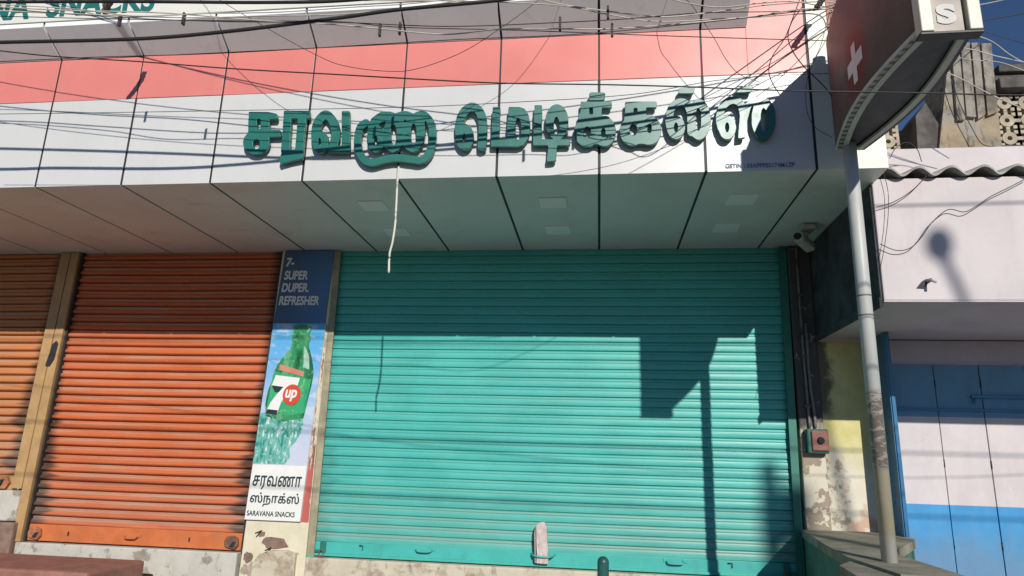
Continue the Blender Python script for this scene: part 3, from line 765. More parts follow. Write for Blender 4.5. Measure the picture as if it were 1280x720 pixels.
 [[(0.154,3.622),(0.162,3.624),(0.324,3.618),(0.332,3.615),(0.333,3.609),(0.333,3.590),(0.331,3.581),(0.326,3.579),(0.278,3.581),(0.273,3.578),(0.272,3.541),(0.273,3.535),(0.278,3.533),(0.302,3.530),(0.309,3.527),(0.329,3.510),(0.338,3.499),(0.346,3.485),(0.355,3.457),(0.354,3.418),(0.350,3.402),(0.341,3.383),(0.333,3.369),(0.325,3.361),(0.308,3.351),(0.293,3.347),(0.274,3.347),(0.256,3.353),(0.229,3.354),(0.224,3.353),(0.211,3.347),(0.196,3.344),(0.186,3.345),(0.171,3.348),(0.161,3.354),(0.147,3.364),(0.139,3.373),(0.128,3.392),(0.121,3.415),(0.120,3.454),(0.126,3.473),(0.134,3.490),(0.143,3.501),(0.146,3.509),(0.147,3.543),(0.152,3.557),(0.152,3.616)],[(0.205,3.580),(0.201,3.575),(0.201,3.547),(0.207,3.543),(0.219,3.542),(0.222,3.545),(0.223,3.549),(0.222,3.577),(0.217,3.581)],[(0.196,3.480),(0.185,3.474),(0.178,3.460),(0.177,3.433),(0.179,3.424),(0.185,3.413),(0.192,3.407),(0.200,3.406),(0.210,3.412),(0.217,3.426),(0.218,3.453),(0.217,3.462),(0.211,3.474),(0.203,3.479)],[(0.288,3.477),(0.283,3.474),(0.279,3.465),(0.277,3.438),(0.278,3.432),(0.282,3.423),(0.290,3.420),(0.295,3.423),(0.300,3.431),(0.301,3.459),(0.300,3.465),(0.296,3.473)]],
 [[(0.520,3.697),(0.533,3.699),(0.542,3.699),(0.548,3.696),(0.549,3.692),(0.549,3.686),(0.541,3.664),(0.538,3.661),(0.532,3.660),(0.487,3.662),(0.463,3.663),(0.457,3.666),(0.455,3.672),(0.461,3.694),(0.464,3.697),(0.470,3.698)],[(0.458,3.632),(0.465,3.633),(0.480,3.633),(0.495,3.628),(0.508,3.619),(0.527,3.599),(0.551,3.619),(0.563,3.623),(0.578,3.622),(0.590,3.617),(0.601,3.608),(0.614,3.588),(0.627,3.551),(0.632,3.514),(0.631,3.474),(0.627,3.451),(0.616,3.418),(0.602,3.394),(0.587,3.378),(0.578,3.373),(0.569,3.369),(0.557,3.369),(0.546,3.373),(0.526,3.391),(0.508,3.397),(0.500,3.409),(0.498,3.419),(0.501,3.525),(0.495,3.556),(0.490,3.569),(0.481,3.581),(0.472,3.584),(0.460,3.582),(0.445,3.572),(0.436,3.561),(0.426,3.531),(0.426,3.527),(0.429,3.524),(0.447,3.523),(0.460,3.517),(0.471,3.506),(0.481,3.489),(0.488,3.462),(0.488,3.439),(0.483,3.420),(0.474,3.400),(0.464,3.388),(0.455,3.382),(0.437,3.376),(0.419,3.381),(0.407,3.390),(0.398,3.402),(0.389,3.423),(0.384,3.443),(0.378,3.480),(0.379,3.520),(0.387,3.557),(0.399,3.586),(0.414,3.606),(0.431,3.621),(0.450,3.630)],[(0.561,3.564),(0.557,3.557),(0.551,3.534),(0.548,3.464),(0.551,3.442),(0.555,3.430),(0.559,3.425),(0.565,3.427),(0.571,3.440),(0.576,3.459),(0.578,3.529),(0.572,3.560),(0.567,3.565)],[(0.434,3.478),(0.427,3.461),(0.426,3.441),(0.431,3.425),(0.435,3.421),(0.438,3.421),(0.442,3.424),(0.447,3.438),(0.448,3.461),(0.443,3.477),(0.440,3.480)]],
 [[(0.841,3.697),(0.854,3.699),(0.865,3.698),(0.871,3.696),(0.872,3.689),(0.863,3.661),(0.857,3.657),(0.840,3.657),(0.828,3.655),(0.810,3.655),(0.784,3.656),(0.778,3.659),(0.777,3.666),(0.783,3.693),(0.786,3.696),(0.792,3.698)],[(0.755,3.633),(0.762,3.634),(0.779,3.631),(0.797,3.623),(0.811,3.610),(0.821,3.588),(0.824,3.585),(0.827,3.586),(0.852,3.610),(0.879,3.623),(0.896,3.623),(0.913,3.617),(0.925,3.618),(0.937,3.617),(0.951,3.610),(0.964,3.594),(0.973,3.577),(0.981,3.557),(0.985,3.537),(0.987,3.517),(0.983,3.452),(0.979,3.432),(0.966,3.400),(0.954,3.381),(0.939,3.366),(0.930,3.361),(0.916,3.357),(0.904,3.359),(0.893,3.364),(0.888,3.368),(0.875,3.384),(0.863,3.410),(0.856,3.437),(0.853,3.460),(0.857,3.522),(0.869,3.565),(0.867,3.569),(0.858,3.562),(0.852,3.549),(0.839,3.503),(0.834,3.492),(0.820,3.408),(0.815,3.379),(0.813,3.376),(0.784,3.371),(0.779,3.372),(0.775,3.377),(0.777,3.390),(0.779,3.416),(0.782,3.429),(0.784,3.455),(0.787,3.469),(0.789,3.495),(0.791,3.505),(0.790,3.528),(0.784,3.558),(0.780,3.574),(0.771,3.582),(0.760,3.585),(0.751,3.584),(0.739,3.578),(0.723,3.564),(0.711,3.541),(0.705,3.518),(0.707,3.513),(0.724,3.516),(0.739,3.511),(0.753,3.499),(0.763,3.479),(0.769,3.446),(0.769,3.433),(0.764,3.413),(0.755,3.391),(0.735,3.371),(0.723,3.367),(0.706,3.368),(0.695,3.375),(0.684,3.387),(0.676,3.407),(0.673,3.420),(0.667,3.430),(0.659,3.473),(0.660,3.513),(0.669,3.549),(0.677,3.572),(0.690,3.595),(0.705,3.611),(0.718,3.621),(0.741,3.632)],[(0.924,3.553),(0.918,3.549),(0.912,3.537),(0.906,3.510),(0.903,3.445),(0.907,3.422),(0.911,3.412),(0.916,3.408),(0.922,3.412),(0.928,3.424),(0.933,3.450),(0.937,3.516),(0.933,3.539),(0.929,3.549)],[(0.716,3.468),(0.713,3.463),(0.709,3.448),(0.708,3.435),(0.714,3.413),(0.717,3.410),(0.722,3.412),(0.725,3.418),(0.730,3.434),(0.730,3.447),(0.728,3.462),(0.725,3.467),(0.722,3.470)]],
]

sign = thing('shop_sign', 'large raised dark green Tamil letters mounted along the white fascia', 'sign', (-0.6, YF, 3.3))
for L in GLYPHS:
    me = loops_mesh(L, 0.022, YF - 0.047, 0.0015)
    link('letter', me, M['letter'], sign)

# ------------------------------------------------------------------ upper sign board
ub = thing('sign_board', 'cream board with green capitals above the grey cornice, cut off by the top edge', 'sign board', (-3.0, -1.6, 4.27))
bm = BM()
box(bm, -7.0, -0.36, -1.606, -1.43, 4.265, 5.1, 0.003)
bd = obj('board', bm, M['board_white'], ub)
bm = BM()
box(bm, -0.357, 0.868, -1.604, -1.43, 4.265, 5.1, 0.003)
b2 = obj('board', bm, M['board_violet_shade'], ub)
b2['label'] = 'end of the board coloured dark violet in place of shade'
link('lettering', text_mesh('SARAVANA', -4.77, 4.300, 0.25, -1.6085, 0.004, width=1.07, bold=0.008), M['letter_teal'], bd)
link('lettering', text_mesh('SNACKS', -3.58, 4.305, 0.25, -1.6085, 0.004, width=0.76, bold=0.008), M['letter_teal'], bd)

# ------------------------------------------------------------------ blue poster and bottle poster on the white pillar
bp = thing('blue_poster', 'dark blue panel with small pale capitals under the soffit, above the bottle poster', 'poster', (-2.35, -0.01, 2.60))
bm = BM()
prism(bm, [(-2.578, 2.575), (-2.150, 2.575), (-2.128, 3.186), (-2.545, 3.186)], 'y', -0.012, -0.002)
def blue_print():
    n = NT('blue_print')
    x, y, z = n.xyz()
    f = n.ramp(n.math('SUBTRACT', n.math('ABSOLUTE', n.math('SUBTRACT', x, 0.16)), n.math('MULTIPLY', z, 0.2)), 0.35, -0.1)
    c = n.mix(f, (0.055, 0.095, 0.18), (0.06, 0.17, 0.36))
    c = n.mix(n.math('MULTIPLY', n.ramp(n.noise(5, 5), 0.5, 0.7), 0.4), c, (0.10, 0.13, 0.16))
    return n.done(c, 0.4)
pan = obj('panel', bm, blue_print(), bp)
for t, x, z, s, w in (('7-', -2.525, 3.055, 0.10, 0.07), ('SUPER', -2.53, 2.945, 0.10, 0.20), ('DUPER.', -2.54, 2.842, 0.10, 0.23), ('REFRESHER', -2.55, 2.735, 0.10, 0.335)):
    link('lettering', text_mesh(t, x, z, s, -0.0145, 0.002, width=w, bold=0.003, shear=0.12), M['white_film'], pan)

LEAN = 0.036
def lean(me):
    for v in me.vertices:
        v.co.x += LEAN * (v.co.z - 1.09)
    return me
ab = thing('bottle_poster', 'tall bottle poster with a green bottle, red disc and black Tamil words on the pillar', 'poster', (-2.40, -0.02, 1.09))
UX, UZ = -2.622, 1.094          # bottom left corner of the board
BW, BH = 0.432, 1.486
def sky_print():
    n = NT('poster_sky_print')
    x, y, z = n.xyz()
    f = n.ramp(n.math('ADD', z, n.math('MULTIPLY', n.noise(5, 4), 0.25)), 0.5, 1.55)
    c = n.mix(f, (0.58, 0.60, 0.72), (0.10, 0.40, 0.72))
    c = n.mix(n.math('MULTIPLY', n.ramp(n.noise(7, 6, sc=(1, 1, 2.2)), 0.50, 0.64), 0.6), c, (0.62, 0.68, 0.74))
    return n.done(c, 0.35)
def bottle_print(name, c0, c1, c2, scale, body=False):
    n = NT(name)
    a = n.noise(scale, 5, 0.6, sc=(2.5, 1, 0.9))
    c = n.mix(n.ramp(a, 0.36, 0.52), c0, c1)
    c = n.mix(n.ramp(a, 0.56, 0.64), c, c2)
    if body:        # the printed picture's own tones: dark flanks, pale glints, droplets
        x, y, z = n.xyz()
        u = n.math('SUBTRACT', n.math('ADD', x, 0.012), n.math('MULTIPLY', z, 0.036))
        c = n.mix(n.math('MULTIPLY', n.ramp(n.math('ABSOLUTE', u), 0.07, 0.17), 0.7), c, (0.01, 0.09, 0.04))
        g = n.math('MULTIPLY', n.ramp(n.math('ABSOLUTE', n.math('ADD', u, 0.055)), 0.035, 0.01), 0.5)
        c = n.mix(g, c, (0.22, 0.52, 0.30))
    dr = n.ramp(n.noise(38, 3, 0.5, off=(4, 2, 2)), 0.60, 0.68)
    c = n.mix(n.math('MULTIPLY', dr, 0.55), c, c2)
    return n.done(c, 0.35)
def bquad(name, pts, y, mat, parent, th=0.0012):
    bm = BM()
    prism(bm, [(UX + u, UZ + v) for u, v in pts], 'y', y - th, y)
    me = bpy.data.meshes.new(name)
    bmesh.ops.recalc_face_normals(bm, faces=bm.faces)
    bm.to_mesh(me)
    bm.free()
    lean(me)
    return link(name, me, mat, parent)
backer = bquad('board', [(0, 0), (BW, 0), (BW, BH), (0, BH)], -0.004, M['white_film'], ab, 0.02)
Y = -0.0245
scene_p = bquad('printed_picture', [(0.0, 0.40), (BW, 0.40), (BW, BH), (0, BH)], Y, sky_print(), ab)
water = bquad('printed_water', [(0.0, 0.405), (0.255, 0.405), (0.29, 0.46), (0.275, 0.52), (0.315, 0.57), (0.345, 0.63), (0.365, 0.71), (0.345, 0.77), (0.22, 0.80), (0.08, 0.80), (0.0, 0.78)], Y - 0.0015, bottle_print('poster_water_print', (0.02, 0.24, 0.20), (0.16, 0.45, 0.38), (0.72, 0.78, 0.76), 13.0), ab)
bott = bquad('printed_bottle', [(0.05, 0.76), (0.20, 0.72), (0.355, 0.75), (0.372, 0.90), (0.385, 1.00), (0.388, 1.08), (0.382, 1.13), (0.355, 1.22), (0.325, 1.29), (0.318, 1.33), (0.328, 1.355), (0.322, 1.38), (0.312, 1.40), (0.322, 1.43), (0.318, 1.462), (0.29, 1.478), (0.195, 1.480), (0.170, 1.462), (0.175, 1.42), (0.168, 1.38), (0.180, 1.33), (0.172, 1.29), (0.125, 1.22), (0.080, 1.15), (0.062, 1.10), (0.058, 1.03), (0.035, 0.95), (0.032, 0.85)], Y - 0.003, bottle_print('poster_bottle_print', (0.012, 0.11, 0.035), (0.035, 0.27, 0.10), (0.20, 0.52, 0.28), 4.2, True), ab)
bquad('printed_highlight', [(0.300, 1.14), (0.350, 1.12), (0.335, 1.22), (0.300, 1.29), (0.280, 1.31)], Y - 0.0045, plain('poster_shine', (0.34, 0.55, 0.44), 0.35, 0.2, 20), bott)
bquad('printed_label', [(0.045, 0.80), (0.21, 0.765), (0.362, 0.79), (0.375, 1.04), (0.22, 1.085), (0.062, 1.10)], Y - 0.0045, bottle_print('poster_label_print', (0.02, 0.26, 0.14), (0.04, 0.38, 0.16), (0.30, 0.52, 0.20), 4.0), bott)
bquad('printed_banner', [(0.105, 1.115), (0.310, 1.065), (0.312, 1.105), (0.108, 1.160)], Y - 0.006, plain('poster_banner', (0.62, 0.24, 0.17), 0.4), bott)
sev = bquad('printed_numeral', [(0.065, 0.995), (0.085, 1.075), (0.285, 1.055), (0.275, 1.00), (0.205, 0.94), (0.160, 0.87), (0.140, 0.775), (0.045, 0.785), (0.075, 0.865), (0.130, 0.945), (0.160, 0.985)], Y - 0.0075, M['white_film'], bott)
bquad('printed_shade', [(0.066, 0.993), (0.160, 0.983), (0.132, 0.945), (0.098, 0.945)], Y - 0.009, M['sign_under'], bott)
bquad('printed_shade', [(0.046, 0.783), (0.139, 0.773), (0.143, 0.805), (0.057, 0.812)], Y - 0.009, M['sign_under'], bott)
disc = bquad('printed_disc', [(0.238 + 0.072 * math.cos(2 * math.pi * i / 28), 0.925 + 0.080 * math.sin(2 * math.pi * i / 28)) for i in range(28)], Y - 0.0105, plain('poster_red', (0.62, 0.07, 0.035), 0.4, 0.05), bott)
link('lettering', lean(text_mesh('up', UX + 0.186, UZ + 0.905, 0.120, Y - 0.0135, 0.001, width=0.095, bold=0.004, shear=0.15)), M['white_film'], disc)
inkm = plain('poster_ink', (0.02, 0.04, 0.045), 0.5)
